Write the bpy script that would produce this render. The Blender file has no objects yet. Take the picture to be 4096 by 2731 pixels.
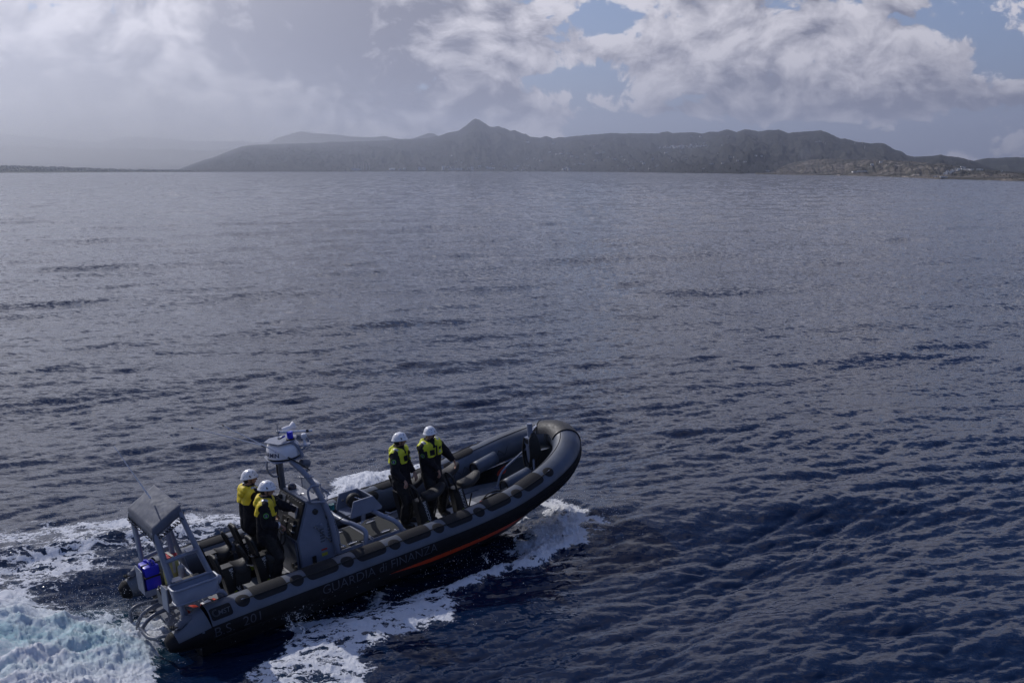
import bpy, bmesh, math, random
import numpy as np
from mathutils import Vector, Matrix, Euler
import time as _t
random.seed(7); np.random.seed(7)
S = bpy.context.scene
COL = S.collection
# ------------------------------------------------------------------ camera
FPX, CAMH, HORY = 3750.0, 7.3952, 680.0          # focal length in photo pixels, camera height, horizon row
TILT = math.atan((1365.5 - HORY) / FPX)
cam = bpy.data.cameras.new("camera"); camo = bpy.data.objects.new("camera", cam); COL.objects.link(camo)
cam.sensor_width = 36; cam.lens = 36 * FPX / 4096; cam.clip_start = 0.1; cam.clip_end = 80000
camo.location = (0, 0, CAMH); camo.rotation_euler = (math.pi / 2 - TILT, 0, 0)
S.camera = camo
# ------------------------------------------------------------------ light
SUN_AZ, SUN_EL = math.radians(-48), math.radians(37)   # azimuth from +Y towards +X
W = bpy.data.worlds.new("World"); S.world = W; W.use_nodes = True
sund = bpy.data.lights.new("sun", 'SUN'); sund.energy = 2.5; sund.angle = math.radians(0.6); sund.color = (1.0, 0.965, 0.94)
suno = bpy.data.objects.new("sun", sund); COL.objects.link(suno)
SD = Vector((math.sin(SUN_AZ) * math.cos(SUN_EL), math.cos(SUN_AZ) * math.cos(SUN_EL), math.sin(SUN_EL)))
suno.rotation_euler = SD.to_track_quat('Z', 'Y').to_euler(); suno.location = (-60, 60, 80)
S.view_settings.view_transform = 'Standard'; S.view_settings.look = 'None'
S.view_settings.exposure = 0.12; S.view_settings.gamma = 1.0; S.view_settings.use_curve_mapping = False
S.cycles.max_bounces = 6; S.cycles.diffuse_bounces = 2; S.cycles.glossy_bounces = 2; S.cycles.transmission_bounces = 4
S.cycles.volume_bounces = 0; S.cycles.transparent_max_bounces = 12
S.cycles.sample_clamp_direct = 5.; S.cycles.sample_clamp_indirect = 4.
S.cycles.caustics_reflective = False; S.cycles.caustics_refractive = False

def pix_dir(px, py):
    """direction in the world of a photo pixel (used to measure real positions)"""
    a, b = (px - 2048) / FPX, -(py - 1365.5) / FPX
    c, s = math.cos(TILT), math.sin(TILT)
    return np.array([a, c + b * s, -s + b * c])
def azel(px, py):
    d = pix_dir(px, py); return math.degrees(math.atan2(d[0], d[1])), math.degrees(math.atan2(d[2], math.hypot(d[0], d[1])))
def on_water(px, py, z=0.0):
    d = pix_dir(px, py); t = (z - CAMH) / d[2]; return (d[0] * t, d[1] * t)

class NT:
    """tiny node helper"""
    def __init__(s, tree): s.t = tree; s.n = tree.nodes; s.l = tree.links
    def new(s, typ, **kw):
        n = s.n.new(typ)
        for k, v in kw.items(): setattr(n, k, v)
        return n
    def setin(s, n, i, v):
        if v is None: return
        if isinstance(v, bpy.types.NodeSocket): s.l.new(v, n.inputs[i])
        else: n.inputs[i].default_value = v
    def math(s, op, a, b=None, c=None, clamp=False):
        n = s.new('ShaderNodeMath', operation=op, use_clamp=clamp)
        s.setin(n, 0, a); s.setin(n, 1, b); s.setin(n, 2, c); return n.outputs[0]
    def vmath(s, op, a, b=None, out=0):
        n = s.new('ShaderNodeVectorMath', operation=op); s.setin(n, 0, a)
        if b is not None: s.setin(n, 3 if op == 'SCALE' else 1, b)
        return n.outputs[out]
    def noise(s, vec, scale, detail=5, rough=.5, dist=0., out=0, lac=2.):
        n = s.new('ShaderNodeTexNoise'); s.setin(n, 'Vector', vec)
        n.inputs['Scale'].default_value = scale; n.inputs['Detail'].default_value = detail
        n.inputs['Roughness'].default_value = rough; n.inputs['Distortion'].default_value = dist
        n.inputs['Lacunarity'].default_value = lac
        return n.outputs[out]
    def voro(s, vec, scale, feature='F1', out=0, rnd=1.):
        n = s.new('ShaderNodeTexVoronoi', feature=feature); s.setin(n, 'Vector', vec); n.inputs['Scale'].default_value = scale
        n.inputs['Randomness'].default_value = rnd
        return n.outputs[out]
    def ramp(s, v, lo, hi, a=0., b=1., smooth=True):
        n = s.new('ShaderNodeMapRange', interpolation_type='SMOOTHSTEP' if smooth else 'LINEAR')
        s.setin(n, 0, v); s.setin(n, 1, lo); s.setin(n, 2, hi); s.setin(n, 3, a); s.setin(n, 4, b); return n.outputs[0]
    def mix(s, f, a, b, blend='MIX'):
        n = s.new('ShaderNodeMix', data_type='RGBA', blend_type=blend); n.clamp_factor = True
        s.setin(n, 0, f); s.setin(n, 6, (*a, 1) if isinstance(a, tuple) else a); s.setin(n, 7, (*b, 1) if isinstance(b, tuple) else b)
        return n.outputs[2]
    def mapping(s, vec, loc=(0, 0, 0), rot=(0, 0, 0), sc=(1, 1, 1), typ='POINT'):
        n = s.new('ShaderNodeMapping', vector_type=typ); s.setin(n, 0, vec)
        n.inputs[1].default_value = loc; n.inputs[2].default_value = rot; n.inputs[3].default_value = sc; return n.outputs[0]

# ------------------------------------------------------------------ sky: Nishita air with procedural clouds, mapped by direction
def build_world():
    T = NT(W.node_tree); T.n.clear()
    out = T.new('ShaderNodeOutputWorld'); bg = T.new('ShaderNodeBackground'); T.l.new(bg.outputs[0], out.inputs[0])
    K = 0.10
    bg.inputs[1].default_value = K
    sky = T.new('ShaderNodeTexSky', sky_type='NISHITA'); sky.sun_disc = False
    sky.sun_elevation = SUN_EL; sky.sun_rotation = SUN_AZ % (2 * math.pi); sky.altitude = 10; sky.dust_density = 1.2; sky.ozone_density = 1.4
    tc = T.new('ShaderNodeTexCoord'); d = tc.outputs['Generated']
    sx = T.new('ShaderNodeSeparateXYZ'); T.l.new(d, sx.inputs[0]); X, Y, Z = sx.outputs
    az = T.math('MULTIPLY', T.math('ARCTAN2', X, Y), 57.29578)
    el = T.math('MULTIPLY', T.math('ARCSINE', Z), 57.29578)
    cv = T.new('ShaderNodeCombineXYZ'); T.l.new(az, cv.inputs[0]); T.l.new(el, cv.inputs[1]); P = cv.outputs[0]
    zz = T.math('ADD', T.math('MAXIMUM', Z, 0.0), 0.75)
    q = T.new('ShaderNodeCombineXYZ'); T.l.new(T.math('DIVIDE', X, zz), q.inputs[0]); T.l.new(T.math('DIVIDE', Y, zz), q.inputs[1]); T.l.new(T.math('MULTIPLY', Z, .6), q.inputs[2])
    Q = q.outputs[0]
    warp = T.noise(Q, 6., 3, .5, out=1)
    Qw = T.vmath('ADD', Q, T.vmath('SCALE', T.vmath('SUBTRACT', warp, (.5, .5, .5)), .12))
    n1 = T.noise(Qw, 17., 10, .62)
    n1b = T.noise(T.vmath('ADD', Qw, (-.012, -.022, .015)), 17., 10, .62)
    n2 = T.noise(Q, 3.6, 4, .5)
    def blobs(lst):
        acc = None
        for (px, py, wx, wy, amp) in lst:
            a, e = azel(px, py)
            g = T.new('ShaderNodeTexGradient', gradient_type='SPHERICAL')
            sxx, syy = 65. / wx, 65. / wy
            T.l.new(T.mapping(P, loc=(-a * sxx, -e * syy, 0), sc=(sxx, syy, 1)), g.inputs[0])
            v = T.math('MULTIPLY', T.math('SMOOTH_MIN', g.outputs[1], 1., .2), amp)
            acc = v if acc is None else T.math('ADD', acc, v)
        return acc
    cover = blobs([  # photo position, half sizes in photo pixels, strength : + cloud, - open blue
        (2430, 85, 380, 95, -.62), (2080, 225, 170, 60, -.42), (2280, 330, 330, 130, -.62), (2450, 500, 420, 110, -.75), (3170, 245, 140, 70, -.5),
        (3970, 120, 260, 170, -.62), (3300, 30, 260, 50, -.25), (4080, 280, 260, 90, -.45), (3400, 560, 900, 110, -.5), (230, 25, 240, 40, -.5),
        (2900, 540, 700, 70, -.3), (3750, 500, 500, 80, -.5),(4600, 300, 700, 200, -.4),
        (2000, 470, 420, 150, .62), (3050, 200, 600, 220, .28), (3600, 330, 800, 190, .5), (1900, 120, 700, 220, .3), (2650, 440, 180, 40, .5),
        (3250, 430, 900, 60, .28), (1000, 300, 1500, 420, .75), (-300, 300, 900, 500, .6), (3000, 90, 700, 100, .25), (2600, 250, 500, 110, .38)])
    dens = T.math('ADD', T.math('ADD', T.math('MULTIPLY', T.math('SUBTRACT', n1, .5), 2.9), T.math('MULTIPLY', T.math('SUBTRACT', n2, .5), 1.3)), T.math('ADD', cover, T.math('ADD', T.ramp(Y, .2, -.7, .20, -.14), T.math('ADD', T.math('MULTIPLY', T.ramp(X, .15, .75, .0, -.30), T.ramp(Z, .15, .35)), T.ramp(Z, .25, .6, .0, -.30)))))
    mask = T.ramp(dens, -.04, .17)
    dark = blobs([
        (1250, 110, 520, 260, 1.3), (1550, 400, 560, 190, .62), (1700, 330, 500, 120, .3), (3650, 400, 700, 90, .30), (180, 300, 460, 130, .5), (1980, 420, 260, 70, .45),
        (2150, 55, 260, 100, .22), (3000, 300, 300, 110, .2), (3350, 70, 200, 80, .2), (2900, 470, 500, 50, .25), (1900, 180, 330, 70, .35), (1300, 20, 500, 70, .3),
        (800, 110, 160, 60, .2), (3900, 420, 500, 110, .3), (480, 170, 260, 60, .18),
        (2130, 530, 380, 70, -.3), (3300, 240, 260, 90, -.3), (2600, 300, 420, 80, -.22), (700, 240, 420, 120, -.18), (100, 80, 500, 90, -.2), (1750, 230, 300, 60, -.25)])
    relief = T.math('MULTIPLY', T.math('SUBTRACT', n1, n1b), 3.6)
    thick = T.ramp(dens, .1, 1.1, 0., .30)
    lit = T.math('SUBTRACT', T.math('ADD', T.math('SUBTRACT', .70, thick), relief), T.math('MULTIPLY', dark, 1.0))
    lit = T.math('MINIMUM', T.math('MAXIMUM', lit, 0.), 1.)
    s = 1 / K
    cloud = T.mix(lit, (.185 * s, .185 * s, .235 * s), (.83 * s, .80 * s, .85 * s))
    # warmer, brighter towards the sun
    sunv = T.vmath('DOT_PRODUCT', d, tuple(SD), out=1)
    glow = T.ramp(sunv, .66, 1., 0., 1.)
    cloud = T.mix(T.math('MULTIPLY', glow, .8), cloud, (1.02 * s, 1.0 * s, 1.06 * s))
    blue = T.mix(.6, sky.outputs[0], (.13 * s, .215 * s, .47 * s))
    blue = T.mix(T.ramp(Z, .14, .55), blue, (.040 * s, .090 * s, .255 * s))
    col = T.mix(mask, blue, cloud)
    # rain veil low on the left
    veil = T.math('MULTIPLY', T.ramp(az, -30., -9., 1., 0.), T.ramp(el, .5, 5., .75, .0))
    col = T.mix(veil, col, (.52 * s, .52 * s, .53 * s))
    T.l.new(col, bg.inputs[0])
    W.cycles.sampling_method = 'MANUAL'; W.cycles.sample_map_resolution = 512
build_world()

# ------------------------------------------------------------------ helpers: materials and objects
MATS = {}
def mat(name, color, rough=.5, metal=0., var=.12, nscale=8., bump=.0, bscale=40., spec=.5, coat=0., alpha=None, emis=None, trans=0.):
    if name in MATS: return MATS[name]
    m = bpy.data.materials.new(name); m.use_nodes = True; T = NT(m.node_tree); b = T.n['Principled BSDF']
    tc = T.new('ShaderNodeTexCoord'); o = tc.outputs['Object']
    n = T.noise(o, nscale, 5, .6)
    lo = tuple(c * (1 - var) for c in color); hi = tuple(min(1, c * (1 + var)) for c in color)
    T.l.new(T.mix(T.ramp(n, .3, .7), lo, hi), b.inputs['Base Color'])
    T.l.new(T.ramp(T.noise(o, nscale * 2.3, 4, .6), .3, .7, max(.02, rough - .08), min(1, rough + .1)), b.inputs['Roughness'])
    b.inputs['Metallic'].default_value = metal; b.inputs['Specular IOR Level'].default_value = spec
    b.inputs['Coat Weight'].default_value = coat
    if trans: b.inputs['Transmission Weight'].default_value = trans
    if alpha is not None: b.inputs['Alpha'].default_value = alpha
    if bump:
        bn = T.new('ShaderNodeBump'); bn.inputs['Strength'].default_value = 1.; bn.inputs['Distance'].default_value = bump
        T.l.new(T.noise(o, bscale, 4, .6), bn.inputs['Height']); T.l.new(bn.outputs[0], b.inputs['Normal'])
    MATS[name] = m; return m

def tag(o, label=None, cat=None, group=None, kind=None):
    if label: o['label'] = label
    if cat: o['category'] = cat
    if group: o['group'] = group
    if kind: o['kind'] = kind
    return o
def link(name, me, parent=None, smooth=None):
    o = bpy.data.objects.new(name, me); COL.objects.link(o)
    if parent: o.parent = parent
    return o
def empty(name, mtx=None, parent=None):
    o = bpy.data.objects.new(name, None); o.empty_display_size = .2; COL.objects.link(o)
    if parent: o.parent = parent
    if mtx is not None: o.matrix_world = mtx
    return o

# ------------------------------------------------------------------ sea
def spectrum_bands(L, N, bands, wdir, seed, spread=2, iso=.05):
    """FFT wave tile: height and horizontal (choppy) displacement for each wavelength band"""
    rng = np.random.default_rng(seed)
    k1 = np.fft.fftfreq(N, L / N) * 2 * np.pi
    kx, ky = np.meshgrid(k1, k1, indexing='ij'); k = np.hypot(kx, ky); k[0, 0] = 1
    ct = (kx * wdir[0] + ky * wdir[1]) / k
    amp = k ** -2.0 * (np.abs(ct) ** spread + iso)
    amp[ct < 0] *= .45
    z = (rng.normal(size=(N, N)) + 1j * rng.normal(size=(N, N))) * amp
    res = []
    for (lmin, lmax, slope) in bands:
        lam = 2 * np.pi / k
        m = (lam >= lmin) & (lam < lmax); Z = np.where(m, z, 0)
        sx = np.fft.ifft2(1j * kx * Z).real; sy = np.fft.ifft2(1j * ky * Z).real
        sc = slope / np.sqrt((sx ** 2 + sy ** 2).mean())
        h = np.fft.ifft2(Z).real * sc
        dx = np.fft.ifft2(-1j * kx / k * Z).real * sc; dy = np.fft.ifft2(-1j * ky / k * Z).real * sc
        res.append((np.stack([h, dx, dy], -1).astype(np.float32), lmin, lmax))
    return res
def sample(tile, L, x, y):
    N = tile.shape[0]
    u = (x / L * N) % N; v = (y / L * N) % N
    i = np.floor(u).astype(np.int32); j = np.floor(v).astype(np.int32); fu = (u - i).astype(np.float32); fv = (v - j).astype(np.float32)
    i %= N; j %= N; i2 = (i + 1) % N; j2 = (j + 1) % N
    if tile.ndim == 3: fu = fu[:, None]; fv = fv[:, None]
    return (tile[i, j] * (1 - fu) + tile[i2, j] * fu) * (1 - fv) + (tile[i, j2] * (1 - fu) + tile[i2, j2] * fu) * fv
def fbm_tile(N, beta, seed, kmin=2, kmax=None):
    rng = np.random.default_rng(seed); k1 = np.fft.fftfreq(N, 1 / N); kx, ky = np.meshgrid(k1, k1, indexing='ij'); k = np.hypot(kx, ky); k[0, 0] = 1
    a = np.where(k >= kmin, k ** (-beta), 0)
    if kmax: a = np.where(k <= kmax, a, 0)
    t = np.fft.ifft2((rng.normal(size=(N, N)) + 1j * rng.normal(size=(N, N))) * a).real
    return (t / t.std()).astype(np.float32)
def sstep(a, b, x):
    t = np.clip((x - a) / (b - a), 0, 1); return t * t * (3 - 2 * t)

# boat frame (fitted to the photograph): x forward, y to port, z up
BM = Matrix(((0.7838, -0.6173, -0.0676, -2.6207), (0.6158, 0.7867, -0.0439, 16.8021), (0.0803, -0.0073, 0.9967, 0), (0, 0, 0, 1)))

def poly_mask(x, y, pts, soft):
    """soft-edged mask of a polygon given in world metres; soft edge half width in metres"""
    pts = np.array(pts); d2 = np.full(x.shape, 1e9); inside = np.zeros(x.shape, bool)
    for a, b in zip(pts, np.roll(pts, -1, 0)):
        ex, ey = b - a; wx, wy = x - a[0], y - a[1]
        t = np.clip((wx * ex + wy * ey) / (ex * ex + ey * ey), 0, 1)
        d2 = np.minimum(d2, (wx - t * ex) ** 2 + (wy - t * ey) ** 2)
        c = (a[1] > y) != (b[1] > y)
        with np.errstate(divide='ignore', invalid='ignore'):
            xi = a[0] + (y - a[1]) / (b[1] - a[1]) * ex
        inside ^= c & (x < xi)
    sd = np.where(inside, np.sqrt(d2), -np.sqrt(d2))
    return sstep(-soft, soft, sd), sd
# foam patches: outline measured on the photograph, strength, soft edge, lump height
FOAM = [
    # bow wave thrown off to starboard
    ([(2030,2190),(2120,2130),(2190,2060),(2270,2040),(2330,2050),(2400,2065),(2395,2110),(2330,2130),(2330,2160),(2250,2190),(2200,2230),(2170,2265),(2090,2300),(1990,2310),(1900,2340),(1820,2360),(1770,2350),(1830,2300),(1900,2280),(1960,2240)], .95, .22, .22),
    ([(2140,2020),(2190,1955),(2215,1960),(2200,2010),(2150,2060),(2090,2120),(2060,2120)], .75, .25, .15),
    ([(1540,2420),(1700,2350),(1860,2285),(1960,2215),(2060,2150),(2100,2200),(1950,2300),(1850,2345),(1760,2400),(1660,2430)], .74, .35, .10),
    # trailing sheet of lacy foam along the starboard side
    ([(1330,2430),(1450,2370),(1560,2390),(1700,2385),(1800,2370),(1815,2390),(1800,2440),(1770,2480),(1700,2500),(1600,2530),(1480,2560),(1440,2620),(1490,2700),(1480,2760),(1350,2800),(1000,2830),(980,2740),(1090,2640),(1130,2550),(1230,2480)], .74, .25, .10),
    ([(1120,2480),(1230,2430),(1400,2390),(1560,2310),(1600,2330),(1450,2420),(1300,2500),(1200,2520)], .70, .3, .06),
    ([(1150,2540),(1240,2470),(1290,2480),(1240,2540),(1200,2640),(1120,2700),(1050,2760),(990,2750)], .45, .3, .08),
    # boiling wash astern
    ([(-400,2430),(0,2400),(200,2400),(350,2420),(480,2440),(560,2470),(690,2440),(780,2440),(700,2530),(640,2600),(620,2650),(560,2720),(500,2800),(300,2900),(-500,3000)], 1.15, .4, .30),
    # port side wake: crest and lacy sheet
    ([(-300,2230),(0,2170),(150,2120),(300,2105),(460,2110),(640,2075),(800,2060),(960,2070),(1000,2120),(900,2180),(780,2230),(640,2270),(500,2290),(420,2330),(250,2370),(100,2400),(-300,2440)], .44, .45, .10),
    ([(300,2125),(480,2100),(640,2090),(780,2060),(940,2075),(960,2140),(800,2200),(650,2180),(500,2180),(420,2240),(260,2330),(100,2370),(0,2370),(100,2300),(230,2240)], .22, .4, .05),
    ([(0,2160),(160,2120),(330,2110),(500,2118),(520,2140),(360,2140),(200,2160),(60,2200),(-50,2220)], .25, .12, .10),
    # bow wave on the port side
    ([(1290,2010),(1330,1960),(1400,1930),(1470,1905),(1550,1895),(1620,1880),(1720,1860),(1760,1880),(1640,1930),(1500,1990),(1350,2040),(1100,2130),(1000,2110),(1130,2060)], 1.0, .22, .22),
]
TEAL = [([(-300,2560),(-100,2520),(150,2540),(330,2520),(520,2540),(600,2580),(480,2640),(300,2660),(100,2680),(-300,2720)], .9, .9), ([(-200,2450),(300,2450),(640,2480),(500,2700),(0,2740),(-300,2700)], .35, .8)]
def build_sea():
    # polar sheet round the camera's foot: fine where the photograph looks, coarse elsewhere
    az = np.concatenate([np.radians(np.linspace(-180, -40, 36))[:-1], np.radians(np.linspace(-40, -30, 60))[:-1], np.radians(np.linspace(-30, 30, 1020)), np.radians(np.linspace(30, 40, 60))[1:], np.radians(np.linspace(40, 180, 36))[1:]])
    r = [2., 5., 8.]
    k = FPX / 4 * CAMH
    x = 10.2
    while x < 15500:
        r.append(x); x += max(.017, min(x * x / k * 1.25, max(x * .0085, .35)))
        if x > 6000: x *= 1.05
    r = np.array(r); A, R = np.meshgrid(az, r); x = (R * np.sin(A)).ravel(); y = (R * np.cos(A)).ravel(); nr, na = A.shape
    dr = np.gradient(r)[:, None] * np.ones_like(A); rr = R.ravel(); dr = dr.ravel()
    wd = np.array([.42, -.91])
    out = np.zeros((x.size, 3), np.float32)
    t1 = spectrum_bands(113., 512, [(7, 26, .034), (2.6, 7, .050), (1.1, 2.6, .062)], wd, 3, 5, .04)
    c, s = math.cos(.5), math.sin(.5); wd2 = (wd[0] * c + wd[1] * s, -wd[0] * s + wd[1] * c)
    t2 = spectrum_bands(21.7, 1024, [(.42, 1.1, .118), (.13, .42, .150)], wd2, 5, 5, .05)
    patch = 1. + .22 * np.clip(sample(fbm_tile(256, 1.5, 22, 4, 30), 140., x, y), -1.8, 1.2)
    for tile, lmin, lmax in t1:
        f = sstep(2.2, .8, dr / math.sqrt(lmin * lmax)) * (1. if lmin > 5 else patch); out += sample(tile, 113., x, y) * f[:, None].astype(np.float32)
    xr, yr = x * c + y * s, -x * s + y * c
    gust = .65 + .60 * sstep(-1.2, 1.2, sample(fbm_tile(256, 1.3, 21, 4, 60), 120., x, y))
    for tile, lmin, lmax in t2:
        f = sstep(2.2, .8, dr / math.sqrt(lmin * lmax)) * gust
        d = sample(tile, 21.7, xr, yr) * f[:, None].astype(np.float32); d[:, 1:] *= 1.5
        out[:, 0] += d[:, 0]; out[:, 1] += d[:, 1] * c - d[:, 2] * s; out[:, 2] += d[:, 1] * s + d[:, 2] * c
    far = sstep(5200, 2500, rr); near = sstep(5., 9., rr)
    foam = np.zeros(x.size, np.float32); teal = np.zeros(x.size, np.float32)
    h = out[:, 0].copy()
    idx = np.where((rr < 45) & (y > 5) & (np.abs(A.ravel()) < math.radians(45)))[0]
    X, Y = x[idx], y[idx]
    n1 = sample(fbm_tile(512, 1.9, 31, 3), 9., X, Y); n2 = sample(fbm_tile(1024, 1.5, 32, 10), 7., X, Y)
    wx = X + .16 * n1; wy = Y + .16 * sample(fbm_tile(512, 1.9, 33, 3), 9., X, Y)
    fo = np.zeros(len(idx)); te = np.zeros(len(idx)); lump = np.zeros(len(idx))
    for poly, st, soft, lh in FOAM:
        m, sd = poly_mask(wx, wy, [on_water(*p) for p in poly], soft)
        if st < .3: fo = fo + m * st
        else: fo = np.maximum(fo, m * st)
        lump = np.maximum(lump, lh * sstep(-soft, soft + .5, sd))
    for poly, st, soft in TEAL:
        m, sd = poly_mask(wx, wy, [on_water(*p) for p in poly], soft); te = np.maximum(te, m * st)
    # boat coordinates of each vertex
    bi = BM.inverted(); ox = X - BM[0][3]; oy = Y - BM[1][3]
    bx = ox * BM[0][0] + oy * BM[1][0]; by = ox * BM[0][1] + oy * BM[1][1]
    hull = sstep(1.9, 1.1, np.abs(by)) * sstep(4.6, 3.6, bx) * sstep(-6., -4.4, bx)
    ridge = np.abs(n2)
    hh = h[idx] * (1 - .55 * np.clip(fo, 0, 1))
    n3 = sample(fbm_tile(1024, 1.25, 35, 7), 2.6, wx, wy)
    hh += lump * (.30 * (1. - np.abs(n1)) + .06 * n2 + .030 * n3 * np.clip(fo, 0, 1) + .45)
    hh += .006 * n3 * np.clip(fo, 0, 1)
    trough = sstep(3.2, 1.4, np.abs(by)) * sstep(4.8, 3.0, bx) * sstep(-7.5, -4., bx)
    hh -= .16 * trough * (1 - np.clip(fo * 1.1, 0, 1)); hh -= .10 * hull
    # wake crest running aft on the port side
    crest = np.exp(-((by - 2.7 - .30 * (-bx)) / .45) ** 2) * sstep(2.5, -3.5, bx); hh += .20 * crest
    h[idx] = hh; foam[idx] = fo; teal[idx] = te
    z = h * far; chop = .85 * far * near
    co = np.stack([x + out[:, 1] * chop, y + out[:, 2] * chop, z], -1).astype(np.float32)
    me = bpy.data.meshes.new("sea"); I = np.arange(nr * na).reshape(nr, na)
    q = np.stack([I[:-1, :-1], I[:-1, 1:], I[1:, 1:], I[1:, :-1]], -1).reshape(-1, 4)
    me.vertices.add(len(co)); me.vertices.foreach_set("co", co.ravel())
    me.loops.add(q.size); me.loops.foreach_set("vertex_index", q[:, ::-1].ravel().astype(np.int32))
    me.polygons.add(len(q)); me.polygons.foreach_set("loop_start", (np.arange(len(q)) * 4).astype(np.int32))
    me.polygons.foreach_set("use_smooth", np.ones(len(q), bool)); me.update(calc_edges=True)
    for nm, arr in (("foam", foam), ("teal", teal)):
        at = me.attributes.new(nm, 'FLOAT', 'POINT'); at.data.foreach_set("value", arr.astype(np.float32))
    o = link("sea", me); tag(o, kind='structure')
    m = bpy.data.materials.new("sea_water"); m.use_nodes = True; T = NT(m.node_tree); b = T.n['Principled BSDF']; outn = T.n['Material Output']
    geo = T.new('ShaderNodeNewGeometry'); P = geo.outputs['Position']
    fa = T.new('ShaderNodeAttribute', attribute_name='foam').outputs['Fac']; ta = T.new('ShaderNodeAttribute', attribute_name='teal').outputs['Fac']
    dist = T.vmath('LENGTH', P, out=1)
    b.inputs['IOR'].default_value = 1.333
    T.l.new(T.ramp(dist, 30., 1200., .04, .10, False), b.inputs['Roughness'])
    # ripples too small for the mesh: slopes added to the surface normal, more of them where the mesh gets coarse
    Pm = T.mapping(P, rot=(0, 0, .42), sc=(.62, 1.35, 1.))
    def slopes(scale, det, k):
        c_ = T.vmath('SUBTRACT', T.noise(Pm, scale, det, .62, .2, out=1), (.5, .5, .5))
        return T.vmath('SCALE', c_, k)
    near_k = T.ramp(dist, 20., 70., .50, 1.15, False); far_k = T.ramp(dist, 60., 420., 0., 1.4, False)
    sl = T.vmath('ADD', T.vmath('ADD', slopes(4.2, 4, near_k), slopes(14., 2, T.math('MULTIPLY', near_k, .55))), slopes(1.25, 3, far_k))
    sl = T.vmath('MULTIPLY', sl, (1., 1.25, 0.))
    nn = T.vmath('NORMALIZE', T.vmath('ADD', geo.outputs['Normal'], sl))
    T.l.new(nn, b.inputs['Normal'])
    # foam pattern
    wv = T.vmath('ADD', P, T.vmath('SCALE', T.vmath('SUBTRACT', T.noise(P, 2.1, 4, .6, out=1), (.5, .5, .5)), .75))
    Pf = T.mapping(wv, rot=(0, 0, -.67), sc=(.40, 1.1, 1.))
    e1 = T.voro(Pf, 2.0, 'DISTANCE_TO_EDGE'); e2 = T.voro(Pf, 5.2, 'DISTANCE_TO_EDGE')
    lace = T.math('MAXIMUM', T.ramp(e1, .0, .17, 1., 0.), T.math('MULTIPLY', T.ramp(e2, .0, .18, 1., 0.), .8))
    fn = T.noise(Pf, 1.6, 7, .68, .3); fn2 = T.noise(P, 11., 4, .7)
    v = T.math('ADD', T.math('MULTIPLY', fa, 1.75), T.math('ADD', T.math('MULTIPLY', lace, .85), T.math('MULTIPLY', T.math('SUBTRACT', fn, .5), 2.8)))
    v = T.math('ADD', v, T.math('MULTIPLY', T.math('SUBTRACT', fn2, .5), 1.5))
    ff = T.math('MULTIPLY', T.ramp(v, 1.38, 1.75), T.ramp(fa, .02, .2))
    deep = T.mix(ta, (.0035, .0125, .040), (.07, .24, .27))
    # thin bubbles just under the surface
    deep = T.mix(T.math('MULTIPLY', T.ramp(fa, .2, 1.2), .22), deep, (.06, .12, .17))
    T.l.new(deep, b.inputs['Base Color'])
    fb = T.new('ShaderNodeBsdfDiffuse'); 
    fc = T.mix(T.math('MULTIPLY', ta, T.ramp(fn, .66, .40)), (.80, .81, .84), (.30, .56, .60))
    T.l.new(T.mix(T.ramp(fn2, .3, .7), T.mix(.2, fc, (.40, .46, .54)), fc), fb.inputs[0])
    b2 = T.new('ShaderNodeBump'); b2.inputs['Strength'].default_value = .55; b2.inputs['Distance'].default_value = .10
    T.l.new(T.math('ADD', T.math('ADD', T.noise(P, 14., 6, .75), T.noise(P, 4., 4, .6)), T.math('MULTIPLY', ff, .25)), b2.inputs['Height']); T.l.new(b2.outputs[0], fb.inputs['Normal'])
    ms = T.new('ShaderNodeMixShader'); T.l.new(T.math('MULTIPLY', ff, .95), ms.inputs[0]); T.l.new(b.outputs[0], ms.inputs[1]); T.l.new(fb.outputs[0], ms.inputs[2])
    T.l.new(ms.outputs[0], outn.inputs['Surface'])
    me.materials.append(m)
    print("sea verts", len(co))
t0 = _t.time(); build_sea(); print("sea", _t.time() - t0)

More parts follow.
